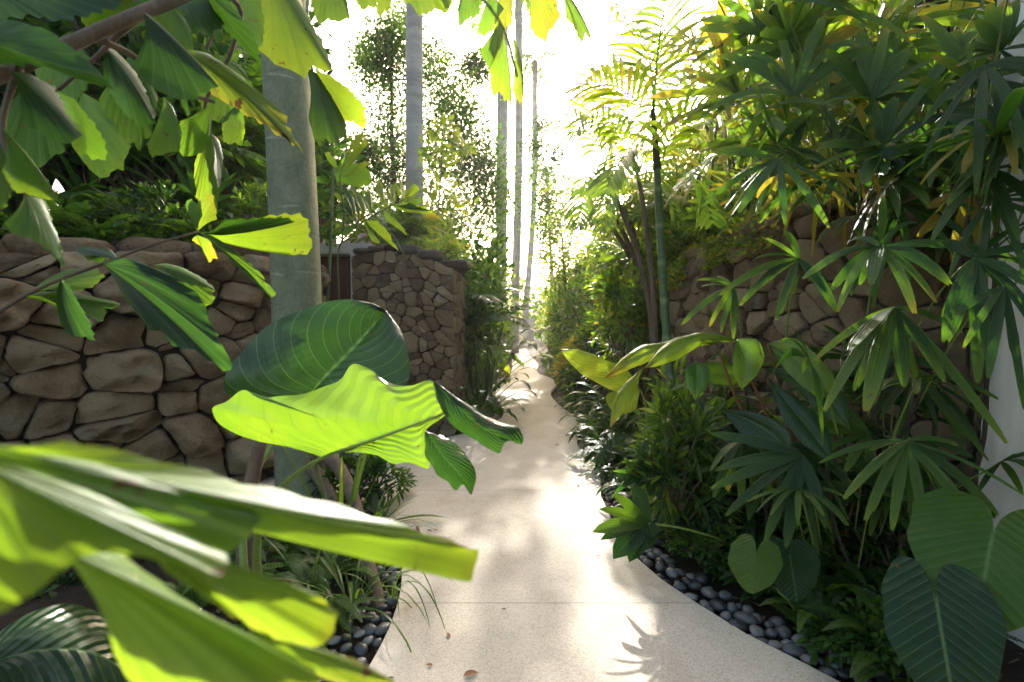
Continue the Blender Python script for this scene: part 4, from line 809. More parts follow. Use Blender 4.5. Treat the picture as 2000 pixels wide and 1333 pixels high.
lady_palm('lady palm with dark upright fingers at the top right corner above the white wall', A(2.9, 3.0, 2.1), [
  ((1955,98,2.0), [(1905,38,38,2.0,.4),(1930,10,36,2.0,.5),(1962,2,38,2.0,.62),(1985,0,34,2.0,.34),(2015,25,34,1.9,.3),(1890,90,30,2.0,.5),(1870,130,26,2.0,.6),(2030,90,30,1.9,.2),(2000,150,26,1.9,.2)], .4, .08),
  ((1900,160,2.2), [(2020,130,26,2.1,.3),(2030,180,24,2.0,.15),(1860,60,34,2.3,.55),(1800,30,34,2.3,.6),(1820,110,28,2.2,.72),(1990,200,24,2.1,.2),(1840,200,30,2.2,.6)], .42, .12),
  ((1930,330,1.9), [(1820,470,30,1.8,.2),(2040,420,26,1.7,.2),(1850,400,24,1.8,.25),(1990,470,24,1.7,.2),(2040,340,24,1.7,.2),(1880,300,20,2.0)], .2, .14)])
# further lady palms behind, so that the mass has depth
def lady_clump(label, loc, n, H, spread, L, w, tint, group=None, face=A(-.5, -.8, .2)):
    t = thing('lady_palm', (0, 0, 0), label, 'palm', group)
    for k in range(n):
        a = R.uniform(0, 6.283); h = H*R.uniform(.35, 1.05); o = A(math.cos(a), math.sin(a), 0); C = o*spread*R.uniform(.3, 1) + Z*h
        mb = MB(); ax = nz(o*.8 + face*R.uniform(.3, 1.1) + A(0, 0, R.uniform(-.4, .5))); fan_proc(mb, C, ax, nz(Z*1. + face*.6 + u3(1)[0]*.4), R.randint(6, 9), R.uniform(2.6, 3.6), L*R.uniform(.75, 1.15), w, R.uniform(.2, .6), tint, .14)
        f = mb.build('fan_leaf', M_rhap, t); mb = MB(); tube(mb, bez(C, C*.8+Z*.05*h, C*A(.35, .35, .65), 8), .004, 5); mb.build('stalk', M_petiole, f)
        if k % 5 == 0: cane(t, [A(C[0]*.1, C[1]*.1, 0), A(C[0]*.3, C[1]*.2, h*.4), A(C[0]*.45, C[1]*.45, h*.75)], .011, .007)
    t.location = loc; return t
lady_clump('dense lady palm with dappled dark and lime fingers, behind the curled fans upper right', (2.75, 4.3, 2.0), 28, 2.5, 1.15, .55, .044, .46)
lady_clump('lady palm thicket in front of the louvred screen, high on the right bank', (2.7, 5.5, 1.95), 22, 2.9, 1.1, .55, .042, .60)
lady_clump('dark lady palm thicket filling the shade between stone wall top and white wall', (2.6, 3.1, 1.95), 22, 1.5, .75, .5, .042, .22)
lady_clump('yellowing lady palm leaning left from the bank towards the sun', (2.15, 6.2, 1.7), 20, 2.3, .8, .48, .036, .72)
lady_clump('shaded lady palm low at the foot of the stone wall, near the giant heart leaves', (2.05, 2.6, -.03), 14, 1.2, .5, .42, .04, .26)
# hanging yellow leaves with brown patches, top of the bank
t = thing('fishtail_palm', tuple(A(1.9, 5.2, 1.85)), 'fishtail palm with three browned yellow leaflets hanging left of the lady palms', 'palm')
rachis(t, [(1380, 470, 4.6), (1400, 240, 4.4), (1425, 60, 4.2), (1380, -40, 4.2)], .014, .006, M_twig)
for base, ends in [((1400,-10), [(1388,60),(1392,120),(1405,140),(1422,110),(1424,40),(1415,0)]), ((1440,-5), [(1424,60),(1428,110),(1440,118),(1456,96),(1460,40),(1450,5)]), ((1390,20), [(1368,60),(1360,85),(1372,95),(1392,80),(1396,50)])]:
    leafpart(FL(base, ends, 4.2, 4.2, .97, .2), t)

# --- ringed green cane palm standing in the right bed
cb = A(1.0, 3.2, -.03); t = thing('cane_palm', tuple(cb), 'slender palm with ringed green cane and feathery top rising before the right wall', 'palm')
cp = resamp([cb, P(1313,860,3.2), P(1301,640,3.25), P(1291,480,3.3), P(1283,330,3.35), P(1276,225,3.4)], 90); k = np.arange(90)
mb = MB(); tube(mb, cp, np.interp(k, [0, 10, 70, 89], [.04, .030, .025, .016])*(1+.10*(k % 8 == 0)), 12, np.where(np.repeat(k, 12) % 8 == 0, .95, .35).tolist() + [.3, .3]); mb.build('cane', M_bamboo, t)
cane(t, [P(1284,330,3.34), P(1279,270,3.38), P(1275,215,3.4)], .028, .016)
for q, L, n, ti, dr in [
  ([(1276,238,3.4),(1232,190,3.3),(1165,162,3.2),(1118,178,3.1)], .42, 15, .86, .5), ([(1280,300,3.4),(1240,292,3.3),(1205,325,3.2),(1180,380,3.1)], .34, 12, .66, .5),
  ([(1288,340,3.4),(1310,270,3.3),(1350,220,3.2),(1410,200,3.1)], .38, 12, .72, .5), ([(1276,222,3.4),(1284,110,3.45),(1300,10,3.5),(1330,-80,3.5)], .42, 14, .8, .4),
  ([(1276,222,3.4),(1270,130,3.5),(1240,50,3.6),(1190,10,3.7)], .42, 13, .86, .5), ([(1283,320,3.35),(1330,330,3.2),(1370,380,3.1),(1390,440,3.0)], .32, 11, .6, .5), ([(1280,260,3.4),(1330,160,3.6),(1380,110,3.7),(1440,100,3.8)], .4, 12, .76, .5)]:
    mb = MB(); rp = resamp([P(*a) for a in q], 20); ribbon(mb, rp, np.linspace(.010, .003, 20), Z+A(.1, -.2, 0), 3, .5, tint=.5); pinnate(mb, rp, n, L, .036, .95, dr, ti, .1, start=.18); mb.build('frond', M_areca, t)
# --- clump of feather palms with brown stems further back
areca('feather_palm', 'clump of feather palms with leaning brown stems behind the green cane palm', (2.0, 6.8, 1.2), 6, 1.9, 5, 1.15, .42, .034, .74, lean=.4, r=.05, msten=M_bark, droop=.6)
areca('feather_palm', 'feather palm glowing yellow green at the back of the right bank', (2.9, 8.2, 1.6), 4, 2.2, 6, 1.5, .45, .036, .78, lean=.3, r=.04)
areca('feather_palm', 'bushy feather palm above the stepped down end of the right wall', (2.2, 7.6, 1.4), 5, .8, 5, 1.1, .36, .03, .62, lean=.35, r=.03)

# --- ginger with browned leaves and red stalks
t = thing('shell_ginger', (1.55, 2.75, -.03), 'shell ginger with orange edged arching leaves and red stalks in front of the right wall', 'plant')
def gl_(mid, left, right, ti, **k):
    mb = MB(); loft(mb, PP(mid), PP(left), PP(right), n=36, m=6, bulge=.05, ripple=.012, tint=ti, **k); return mb.build('leaf', M_ging, t)
gl_([(1440,662,2.4),(1452,710,2.33),(1449,762,2.3)], [(1440,662,2.4),(1432,690,2.33),(1433,730,2.3),(1449,762,2.3)], [(1440,662,2.4),(1478,664,2.36),(1492,690,2.33),(1480,730,2.3),(1449,762,2.3)], .52)
gl_([(1500,672,2.45),(1560,705,2.35),(1598,750,2.28),(1606,782,2.25)], [(1500,672,2.45),(1540,730,2.35),(1580,765,2.28),(1606,782,2.25)], [(1500,672,2.45),(1545,662,2.38),(1600,700,2.3),(1628,745,2.26),(1606,782,2.25)], .48)
gl_([(1436,668,2.4),(1380,660,2.3),(1310,682,2.2),(1255,722,2.1)], [(1436,668,2.4),(1380,652,2.35),(1310,665,2.25),(1255,722,2.1)], [(1436,668,2.4),(1380,670,2.3),(1320,704,2.2),(1255,722,2.1)], .66)
gl_([(1400,672,2.5),(1310,676,2.4),(1235,700,2.3),(1178,742,2.2)], [(1400,672,2.5),(1310,668,2.45),(1240,682,2.35),(1178,742,2.2)], [(1400,672,2.5),(1310,684,2.4),(1250,714,2.3),(1178,742,2.2)], .76)
gl_([(1360,708,2.3),(1362,745,2.25),(1358,782,2.22)], [(1360,708,2.3),(1340,720,2.26),(1342,755,2.24),(1358,782,2.22)], [(1360,708,2.3),(1384,718,2.27),(1382,752,2.24),(1358,782,2.22)], .3)
gl_([(1255,720,2.5),(1225,760,2.4),(1200,800,2.35),(1192,835,2.3)], [(1255,720,2.5),(1215,755,2.42),(1196,790,2.35),(1192,835,2.3)], [(1255,720,2.5),(1240,765,2.42),(1222,800,2.35),(1192,835,2.3)], .72)
gl_([(1500,740,2.4),(1540,790,2.3),(1590,850,2.2),(1630,910,2.1)], [(1500,740,2.4),(1520,800,2.3),(1565,865,2.2),(1630,910,2.1)], [(1500,740,2.4),(1560,780,2.3),(1615,835,2.2),(1630,910,2.1)], .12)
gl_([(1410,800,2.4),(1480,830,2.3),(1530,870,2.2),(1545,900,2.15)], [(1410,800,2.4),(1450,850,2.3),(1500,890,2.2),(1545,900,2.15)], [(1410,800,2.4),(1480,808,2.3),(1540,845,2.2),(1545,900,2.15)], .1)
gl_([(1490,720,2.5),(1560,740,2.4),(1620,780,2.3),(1660,840,2.2)], [(1490,720,2.5),(1550,755,2.4),(1600,810,2.3),(1660,840,2.2)], [(1490,720,2.5),(1580,722,2.4),(1645,765,2.3),(1660,840,2.2)], .22)
gl_([(1330,725,2.45),(1400,728,2.5),(1460,735,2.55)], [(1330,725,2.45),(1390,708,2.5),(1430,712,2.52),(1460,735,2.55)], [(1330,725,2.45),(1390,748,2.5),(1430,752,2.52),(1460,735,2.55)], .4)
for q in ([(1436,668,2.4),(1475,760,2.45),(1540,900,2.5),(1600,1080,2.55)], [(1500,672,2.45),(1530,780,2.5),(1580,930,2.55),(1615,1090,2.6)], [(1400,672,2.5),(1430,760,2.5),(1500,900,2.55),(1580,1085,2.6)], [(1500,740,2.4),(1560,880,2.5),(1620,1090,2.6)], [(1600,950,2.6),(1590,1020,2.6),(1585,1100,2.6)]):
    mb = MB(); p = resamp([P(*a) for a in q[:-1]] + [G(q[-1][0], q[-1][1], -.03)], 20); tube(mb, p, np.linspace(.006, .011, 20), 7); mb.build('stalk', M_redstem, t)
# --- the lime leaf glowing over the path edge
eb = G(1260, 960, -.03); t = thing('elephant_ear', tuple(eb), 'glowing lime elephant ear leaf poking out over the right edge of the path', 'plant')
mb = MB(); loft(mb, PP([(1250,762,3.3),(1200,735,3.25),(1150,708,3.2),(1094,683,3.15)]), PP([(1250,762,3.3),(1225,722,3.3),(1185,704,3.25),(1130,683,3.2),(1094,683,3.15)]), PP([(1250,762,3.3),(1215,768,3.28),(1170,750,3.25),(1125,722,3.2),(1094,683,3.15)]), n=50, m=8, bulge=.03, tint=.80, corr=.01)
loft(mb, PP([(1250,762,3.3),(1215,780,3.25),(1182,782,3.2)]), PP([(1250,762,3.3),(1210,765,3.28),(1185,772,3.22),(1182,782,3.2)]), PP([(1250,762,3.3),(1240,800,3.25),(1200,805,3.2),(1182,782,3.2)]), n=24, bulge=.04, tint=.78)
lf = mb.build('leaf', M_ear, t); mb = MB(); tube(mb, bez(P(1250,762,3.3), P(1275,790,3.35), eb, 14), np.linspace(.006, .012, 14), 7); mb.build('stalk', M_petiole, lf)
# --- heart leaves, lower right
def heart_plant(label, root, leaves, m=None, r=.007):
    t = thing('heart_leaf_plant', tuple(root), label, 'plant')
    for at, tip, size, nrm, ti, dr, wd, co in leaves:
        a = P(*at); T = P(*tip); mb = MB(); heart(mb, a, T-a, nrm, np.linalg.norm(T-a), ti, dr, .14, .014, 12, 72, wd, 0, co); lf = mb.build('leaf', m or M_heart, t)
        mb = MB(); nn_ = nz(nrm); tube(mb, bez(a - nn_*.008, a - nn_*.1 + Z*.03, root + A(R.uniform(-.05, .05), .03, 0), 12), np.linspace(r*.7, r*1.2, 12), 7); mb.build('stalk', M_petiole, lf)
    return t
fc = nz(EYE - P(1900, 1100, 1.4))
heart_plant('giant heart shaped ribbed leaves in the bottom right corner', A(1.75, 1.75, -.03), [((1940,1040,1.42), (1905,1198,1.27), 1, nz(fc+A(-.1, 0, .5)), .42, .35, 1.1, .022), ((1830,1180,1.35), (1865,1400,1.2), 1, nz(fc+A(0, .1, .3)), .06, .35, .8, .02)], r=.011)
heart_plant('pair of small heart shaped leaves, one lime and one dark, low in the right bed', G(1530, 1130, -.03), [((1476,1083,2.15), (1461,1158,2.08), 1, nz(fc+Z*.4+A(-.2, 0, 0)), .62, .25, 1.12, 0.01), ((1543,1088,2.2), (1557,1174,2.1), 1, nz(fc+Z*.4+A(.2, 0, 0)), .16, .3, 1.02, 0.01)])
# --- split leaved philodendron beside the path
t = thing('split_leaf_philodendron', tuple(G(1330, 1010, -.03)), 'split leaved philodendron with deeply cut dark leaves hanging over the right path edge', 'plant')
def split_hero(at, fingers, ti, st):
    C = P(*at); mb = MB()
    for x, y, w, d, tt in fingers:
        T = P(x, y, d); L = np.linalg.norm(T-C); s = np.linspace(0, 1, 14); pts = bez(C, (C+T)/2 + Z*.10*L, T, 14)
        ribbon(mb, pts, w*d/F*.5*np.interp(s, [0, .35, .6, .85, 1], [.55, .85, 1, .6, .03]), nz(EYE-C)+Z*.8, 7, .12, .12, tt)
    o = mb.build('leaf', M_heart, t); mb = MB(); tube(mb, resamp([C] + [P(*q) for q in st[:-1]] + [G(*st[-1], -.03)], 16), .006, 7); mb.build('stalk', M_petiole, o)
split_hero((1266,1024,2.6), [(1157,1040,34,2.5,.55),(1173,1055,26,2.5,.2),(1198,1092,50,2.45,.1),(1229,1098,44,2.45,.12),(1255,1078,44,2.5,.12),(1276,1050,36,2.5,.14),(1196,966,24,2.6,.55),(1170,995,24,2.55,.58),(1238,946,30,2.7,.25)], .2, [(1310,1028,2.6),(1380,1045,2.6),(1440,1080)])
split_hero((1278,918,2.95), [(1200,932,24,2.9,.12),(1215,950,24,2.85,.12),(1240,955,22,2.85,.12),(1269,970,24,2.8,.14),(1296,950,24,2.85,.12),(1312,945,22,2.85,.12),(1328,932,20,2.9,.12),(1310,880,22,3.0,.2),(1285,872,20,3.0,.2),(1240,905,20,2.9,.15)], .15, [(1300,935,2.95),(1340,960,2.95),(1380,1000)])
# --- long leaves of the near ginger and fillers
G_RB = 'small plants crowding the bed right of the path'

# fill of the middle right: lady palms and shrubs hiding most of the wall
lady_clump('dark lady palm low behind the split leaved philodendron', (1.55, 3.0, -.03), 14, .8, .45, .34, .034, .26)

def lady_screen(label, root, n, x0, x1, y0, y1, d0, d1, L, w, tint, tj, axis):
    t = thing('lady_palm', tuple(root), label, 'palm', None)
    for k in range(n):
        C = P(R.uniform(x0, x1), R.uniform(y0, y1), R.uniform(d0, d1)); mb = MB(); q = nz(A(*axis) + u3(1)[0]*.75)
        fan_proc(mb, C, q, nz(nz(EYE-C)*.6 + Z*.9 + u3(1)[0]*.45), R.randint(6, 10), R.uniform(2.2, 3.4), L*R.uniform(.7, 1.2), w*R.uniform(.8, 1.2), R.uniform(.15, .7), tint+R.uniform(-tj, tj) if R.random() > .07 else .9, .12)
        f = mb.build('fan_leaf', M_rhap, t); mb = MB(); e = C*.55 + np.asarray(root)*.45; e[2] = max(root[2], C[2]-.5); tube(mb, bez(C, (C+e)/2+Z*.06, e, 8), .004, 5); mb.build('stalk', M_petiole, f)
        if k % 6 == 0: cane(t, [root + u3(1)[0]*A(.3, .3, 0), (root+e)/2 + u3(1)[0]*A(.1, .1, 0), e], .011, .008)
    return t
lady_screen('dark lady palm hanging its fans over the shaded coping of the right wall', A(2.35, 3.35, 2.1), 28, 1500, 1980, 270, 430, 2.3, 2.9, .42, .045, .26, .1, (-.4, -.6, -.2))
lady_screen('tall lime and green lady palm with long diagonal fingers at the top right', A(2.7, 3.6, 2.1), 38, 1430, 1960, -20, 260, 2.6, 3.5, .58, .05, .58, .18, (.3, -.3, .9))
lady_screen('sunlit yellow lady palm reaching left across the top of the bank', A(2.3, 4.9, 1.95), 24, 1340, 1620, 60, 380, 3.2, 4.2, .52, .042, .76, .1, (-.8, -.2, .2))
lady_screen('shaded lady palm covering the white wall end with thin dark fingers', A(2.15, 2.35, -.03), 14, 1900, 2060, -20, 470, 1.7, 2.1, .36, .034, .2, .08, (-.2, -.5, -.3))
lady_screen('young lady palm low between the ginger and the giant heart leaves', A(1.75, 2.5, -.03), 16, 1540, 1880, 700, 980, 2.0, 2.6, .34, .04, .26, .1, (-.3, -.5, .1))

t = thing('feather_palm', (1.55, 5.2, -.03), 'slender brown stemmed feather palm arching yellow green fronds towards the sun glare', 'palm')
for q in ([(1262,560,5.2),(1240,480,5.2),(1205,390,5.3),(1180,330,5.4)], [(1275,560,5.0),(1265,470,5.0),(1255,390,5.0),(1235,300,5.1)]): cane(t, [A(1.55, 5.2, -.03)] + [P(*a) for a in q], .045, .02, M_bark)
for q, L, n, ti, dr in [
  ([(1180,330,5.4),(1150,260,5.3),(1105,235,5.2),(1070,260,5.1)], .5, 15, .78, .6), ([(1180,330,5.4),(1165,230,5.5),(1170,150,5.6),(1140,90,5.7)], .5, 16, .82, .5),
  ([(1235,300,5.1),(1225,200,5.2),(1245,110,5.3),(1290,60,5.4)], .5, 16, .8, .5), ([(1235,300,5.1),(1190,240,5.0),(1150,225,4.9),(1120,270,4.8)], .45, 14, .74, .7),
  ([(1235,300,5.1),(1280,240,5.0),(1330,240,4.9),(1370,290,4.8)], .45, 14, .7, .6), ([(1180,330,5.4),(1150,340,5.2),(1135,390,5.1),(1130,440,5.0)], .4, 13, .66, .6),
  ([(1235,300,5.1),(1215,330,4.9),(1190,390,4.8),(1175,450,4.7)], .42, 13, .68, .6), ([(1235,300,5.1),(1262,330,4.9),(1300,380,4.8),(1330,450,4.7)], .42, 13, .62, .6), ([(1180,330,5.4),(1205,250,5.6),(1250,190,5.7),(1310,170,5.8)], .48, 14, .76, .5)]:
    mb = MB(); rp = resamp([P(*a) for a in q], 20); ribbon(mb, rp, np.linspace(.012, .003, 20), Z+A(.1, -.2, 0), 3, .5, tint=.5); pinnate(mb, rp, n, L, .036, .95, dr, ti, .12, start=.15); mb.build('frond', M_areca, t)
# ================================================================== TREES AND COCONUT PALMS
def coconut(label, x0, y0, x1, y1, d, wpx, crown=True, bent=0., nf=13, L=3.2, rings=46, group=None):
    b = P(x0, y0, d); b[2] = 0; tp = P(x1, y1, d); t = thing('coconut_palm', tuple(b), label, 'palm', group)
    p = resamp([b, b*.5+tp*.5 + A(bent, 0, 0), tp], rings*2); r = wpx*d/F/2; k = np.arange(rings*2)
    mb = MB(); tube(mb, p, r*np.interp(k/(rings*2-1), [0, .04, .15, 1], [1.35, 1.15, 1.0, .85])*(1+.035*(k % 2)), 14, np.repeat(rng.uniform(.2, .8, rings*2), 14).tolist() + [.4, .4]); mb.build('trunk', M_coco, t)
    if crown:
        for j in range(nf):
            a = 6.283*j/nf + R.uniform(-.25, .25); q = A(math.cos(a), math.sin(a), 0); el = R.uniform(-.3, 1.1); l = L*R.uniform(.85, 1.1)
            rc = bez(tp, tp+q*l*.4+Z*l*.45*el, tp+q*l*.9+Z*l*(.55*el-.45), 16); mb = MB(); ribbon(mb, rc, np.linspace(.03, .008, 16), Z+q*.1, 3, .5, tint=.5); pinnate(mb, rc, 34, l*.26, .05, 1.0, .8, .55, .15, start=.12, nn=5); mb.build('frond', M_areca, t)
    return t
coconut('pale grey coconut trunk nearest behind the stone gate wall', 808, 560, 809, -260, 9.0, 36, False)
coconut('second coconut palm, slimmer grey trunk standing left of the path', 977, 560, 984, -120, 14, 23, True, .0)
coconut('third coconut palm, thin hazy trunk just right of the second', 1003, 590, 1013, -40, 19, 17, True, .1)
coconut('leaning hazy coconut trunk beside the far end of the path', 1021, 655, 1045, 120, 25, 12, True, .25, 13, 2.1)
coconut('small far coconut palm silhouetted against the sun', 1090, 600, 1068, 335, 34, 7, True, -.1, 11, 2.8)
coconut('far coconut palm veiled by glare right of the sun', 1165, 600, 1196, 240, 30, 8, True, .2, 11, 2.8)
def tree(name, label, base, trunk, clumps, per, L, w, tint, tj, m=None, r0=.09, droop=.15):
    t = thing(name, tuple(base), label, 'tree'); mb = MB(); tp = resamp([base] + trunk, 24); tube(mb, tp, np.linspace(r0, r0*.25, 24), 8)
    tw = mb; cr = MB()
    for c, rr in clumps:
        i = int(np.argmin(np.linalg.norm(tp-(c-Z*rr*.8), axis=1))); tube(tw, bez(tp[i], (tp[i]+c)/2 + u3(1)[0]*.15, c, 8), np.linspace(r0*.22, .006, 8), 5)
        k = int(per*rng.uniform(.6, 1.3)); q = rng.normal(0, .62, (k, 3))*rr*A(1, 1, .9)*rng.uniform(.8, 1.15)
        for _ in range(3): e = c + dirs(1)[0]*rr*.8; tube(tw, bez(c, (c+e)/2 + u3(1)[0]*.05, e, 5), .005, 4)
        scatter(cr, c+q, nz(q + u3(k)*rr*.8), nz(Z + u3(k)*.9), L*rng.uniform(.6, 1.25, k), w*rng.uniform(.7, 1.2, k), np.clip(tint + R.uniform(-.5, .5)*tj + rng.normal(0, tj*.4, k), 0, 1), .2, droop)
    mb.build('trunk', M_twig, t); cr.build('crown', m or M_small, t); return t
D = 11.
cl = [(760,75,42),(735,125,42),(772,165,48),(742,215,48),(775,270,50),(745,325,50),(780,350,50),(742,400,42),(790,40,34),(865,165,46),(900,205,42),(870,245,50),(922,262,42),(850,300,50),(905,330,50),(890,385,55),(942,322,38),(962,385,40),(930,430,50),(862,445,40),(710,300,34),(715,110,26),(840,110,30),(930,130,26)]
tree('airy_tree', 'airy small leaved tree against the white sky behind the nearest coconut trunk', P(800, 640, D)*A(1, 1, 0), [P(790, 500, D), P(768, 330, D), P(765, 180, D), P(762, 70, D)], [(P(x, y, D+R.uniform(-1.2, 1.6)), r*D/F) for x, y, r in cl], 2000, .085, .042, .36, .2, r0=.1)
D = 8.
tree('sapling', 'yellow green sapling between the nearest and second coconut trunks', P(850, 600, D)*A(1, 1, 0), [P(850, 480, D), P(860, 360, D), P(865, 250, D)], [(P(x, y, D+R.uniform(-.5, .5)), r*D/F) for x, y, r in [(868,252,16),(850,300,24),(870,330,26),(838,360,26),(880,380,26),(855,410,30),(900,285,16),(890,430,26),(840,440,26)]], 60, .16, .07, .74, .15, r0=.03)
D = 13.
tree('leafy_tree', 'light green leafy tree right of the far path end', A(1.4, D, 0), [P(1105, 560, D), P(1100, 500, D), P(1095, 430, D)], [(P(x, y, D+R.uniform(-1., 1.)), r*D/F) for x, y, r in [(1085,430,22),(1110,445,26),(1070,460,20),(1120,480,28),(1090,490,30),(1060,500,18),(1130,520,28),(1100,535,32),(1075,545,24),(1150,545,24),(1115,575,32),(1080,590,28),(1150,590,28)]], 250, .12, .055, .62, .25, r0=.06)
D = 17.
tree('leafy_tree', 'bluish open tree high over the far path end', A(1.3, D, 0), [P(1075, 500, D), P(1070, 420, D), P(1064, 380, D)], [(P(x, y, D+R.uniform(-1., 1.)), r*D/F) for x, y, r in [(1066,385,20),(1085,395,22),(1050,410,18),(1078,415,24),(1060,430,18),(1095,420,16),(1050,300,22),(1066,268,22),(1044,340,20),(1074,335,20),(1058,240,16),(1040,280,18),(1086,300,18),(1082,370,20)]], 330, .14, .06, .35, .15, r0=.06)
D = 11.
tree('leafy_tree', 'bright yellow green tree above the white thatched house', A(3.2, D+2, 0), [P(1260, 520, D+2), P(1265, 440, D+2), P(1270, 380, D+2)], [(P(x, y, D+R.uniform(.5, 2.5)), r*D/F) for x, y, r in [(1180,450,30),(1210,430,32),(1250,410,36),(1190,490,32),(1230,470,38),(1270,450,40),(1170,520,28),(1215,515,34),(1255,505,36),(1290,400,36),(1300,470,36),(1320,340,36),(1350,390,40),(1340,440,40),(1380,330,40),(1390,400,40),(1150,510,26),(1145,545,20),(1200,545,20)]], 480, .13, .06, .74, .22, r0=.08)
# distant wood closing the view
far = MB()
for _ in range(90):
    x = R.uniform(-26, 26); y = R.uniform(28, 44); h = R.uniform(2.2, 4.6) + .06*abs(x)**1.3; k = 160; q = dirs(k)*(rng.uniform(0, 1, k)**.4)[:, None]*A(1.8, 1.8, h*.5)
    scatter(far, A(x, y, h*.5)+q, nz(q+u3(k)), nz(Z+u3(k)*.8), .45*rng.uniform(.6, 1.3, k), .22, np.clip(R.uniform(.25, .7)+rng.normal(0, .08, k), 0, 1))
tag(far.build('far_wood', M_small), 'hazy green wood closing the view beyond the path', 'wood', kind='stuff')

# ================================================================== LEFT: gate top, bank and path side
areca('feather_palm', 'palm with wide yellow leaflets on top of the stone gate wall', (-1.55, 6.7, 2.15), 4, .3, 5, .6, .26, .05, .70, lean=.35, r=.016, droop=.6)
t = thing('fishtail_palm', (-2.0, 5.0, 0), 'young fishtail palm with lime wedge leaflets in front of the red door', 'palm')
for q, r0, r1 in ([(640,590,5.0),(645,500,5.0),(648,400,5.0),(652,330,5.0)], .022, .012), ([(662,590,5.05),(668,470,5.05),(700,440,4.9),(760,405,4.7),(800,385,4.6)], .012, .006), ([(668,470,5.05),(672,420,5.0),(665,340,4.9),(680,300,4.9)], .010, .005), ([(668,470,5.05),(720,420,4.9),(760,450,4.7),(790,500,4.6)], .008, .004):
    qq = [P(*a) for a in q]
    if q[0][1] == 590: qq = [A(qq[0][0], qq[0][1], -.03)] + qq
    mb = MB(); tube(mb, resamp(qq, 30), np.linspace(r0, r1, 30)*(1+.12*(np.arange(30) % 5 == 0)), 8); mb.build('cane', M_bamboo, t)
for base, ends, d, ti in [((786,393),[(781,372),(779,352),(784,350),(789,372)],4.6,.75),((788,392),[(796,372),(806,360),(813,358),(820,370),(814,380),(802,388)],4.6,.72),((790,394),[(806,388),(822,390),(826,396),(806,399)],4.6,.55),
  ((764,397),[(800,396),(830,404),(852,414),(842,420),(826,418),(790,412)],4.7,.62),((760,398),[(800,398),(835,408),(848,412),(810,404)],4.68,.2),((745,404),[(742,380),(733,368),(738,352),(746,360),(752,380)],4.8,.7),((764,395),[(759,372),(762,358),(770,362),(770,385)],4.7,.72),
  ((708,428),[(700,400),(688,372),(680,358),(692,362),(706,382),(714,402)],4.9,.74),((722,420),[(714,395),(712,376),(722,370),(728,390)],4.9,.72),((748,408),[(772,428),(790,446),(797,462),(780,450),(758,432)],4.7,.6),((708,425),[(735,432),(758,452),(770,475),(782,492),(760,468),(730,446)],4.9,.66),
  ((715,430),[(728,455),(740,470),(744,480),(728,472),(716,450)],4.9,.6),((700,440),[(668,408),(660,395),(672,398),(694,420)],5.0,.4),((690,430),[(682,400),(672,375),(668,355),(684,372),(694,400)],5.0,.52),
  ((652,340),[(668,322),(690,316),(716,326),(727,340),(724,362),(700,368),(672,360)],5.2,.4),((648,352),[(632,342),(618,345),(611,352),(626,358),(640,362)],5.0,.25),((650,380),[(630,372),(612,384),(614,396),(634,390)],5.0,.2),
  ((664,335),[(676,312),(690,290),(716,268),(722,276),(700,304),(682,326)],5.0,.72),((668,345),[(690,330),(716,312),(724,318),(700,336)],5.0,.7),((672,300),[(684,280),(700,262),(716,256),(708,272),(690,292)],4.9,.74),((662,332),[(655,310),(640,296),(634,300),(644,318)],4.9,.6),
  ((700,434),[(690,452),(672,462),(662,460),(680,446)],4.9,.5),((655,420),[(640,430),(628,446),(622,462),(634,452),(650,434)],5.0,.4)]:
    leafpart(FL(base, ends, d, d, ti, .15, rays=16), t)
shrub('leafy_shrub', 'large leaved green shrub on top of the gate wall, left half', 'shrub', (-1.75, 6.6, 2.2), rx=.6, ry=.5, rz=.9, n=420, L=.2, w=.07, tint=.68, tj=.2, m=M_ging)
shrub('leafy_shrub', 'low lime creeping shrub on the gate wall corner', 'shrub', (-.98, 6.35, 2.05), rx=.38, ry=.35, rz=.4, n=900, L=.05, w=.035, tint=.74, tj=.18)
two('heliconia', 'upright green broad leaved plant behind the gate wall corner', 'plant', (-.95, 7.0, 1.7), g_broad(12, .6, .13, .45, .5, .6, .5), M_ging, M_petiole)
two('heliconia', 'broad leaved plant with hanging yellow blades beside the nearest coconut trunk', 'plant', (-1.5, 7.4, 2.0), g_broad(10, .6, .1, .7, .5, .55, 1.), M_ging, M_petiole)
# bank top behind the boulder wall
def cover(name, label, cat, sampler, n, L, w, tint, tj, m=None, h=.12):
    mb = MB(); p = sampler(n); d = nz(u3(n) + Z*.4); scatter(mb, p + Z*(rng.uniform(0, 1, n)**1.5*h)[:, None], d, nz(Z+u3(n)*.7), L*rng.uniform(.5, 1.3, n), w*rng.uniform(.6, 1.2, n), np.clip(tint+rng.normal(0, tj, n), 0, 1), .2, .2)
    return tag(mb.build(name, m or M_small), label, cat, kind='stuff')
def along(poly, zs, w0, w1, slope=0., patch=.25):
    pl = resamp(np.asarray(poly, float), 60); zz = np.interp(np.linspace(0, 1, 60), np.linspace(0, 1, len(zs)), zs); tg = nz(np.gradient(pl, axis=0)); nr = np.c_[-tg[:, 1], tg[:, 0]]
    def f(n):
        k = n*3; u = rng.uniform(0, 59, k); i = u.astype(int).clip(0, 58); fr = (u-i)[:, None]; q = rng.uniform(w0, w1, k)
        xy = pl[i]*(1-fr)+pl[i+1]*fr + nr[i]*q[:, None]; z = np.interp(u, np.arange(60), zz) + slope*np.maximum(q, 0); z = np.where(q < 0, z + q*1.2, z)
        g_ = np.array([noise.noise(Vector((a*2.2, b*2.2, 5))) for a, b in xy]); o = np.argsort(-(g_ + rng.uniform(-patch, patch, k)))[:n]
        return np.c_[xy, z][o]
    return f
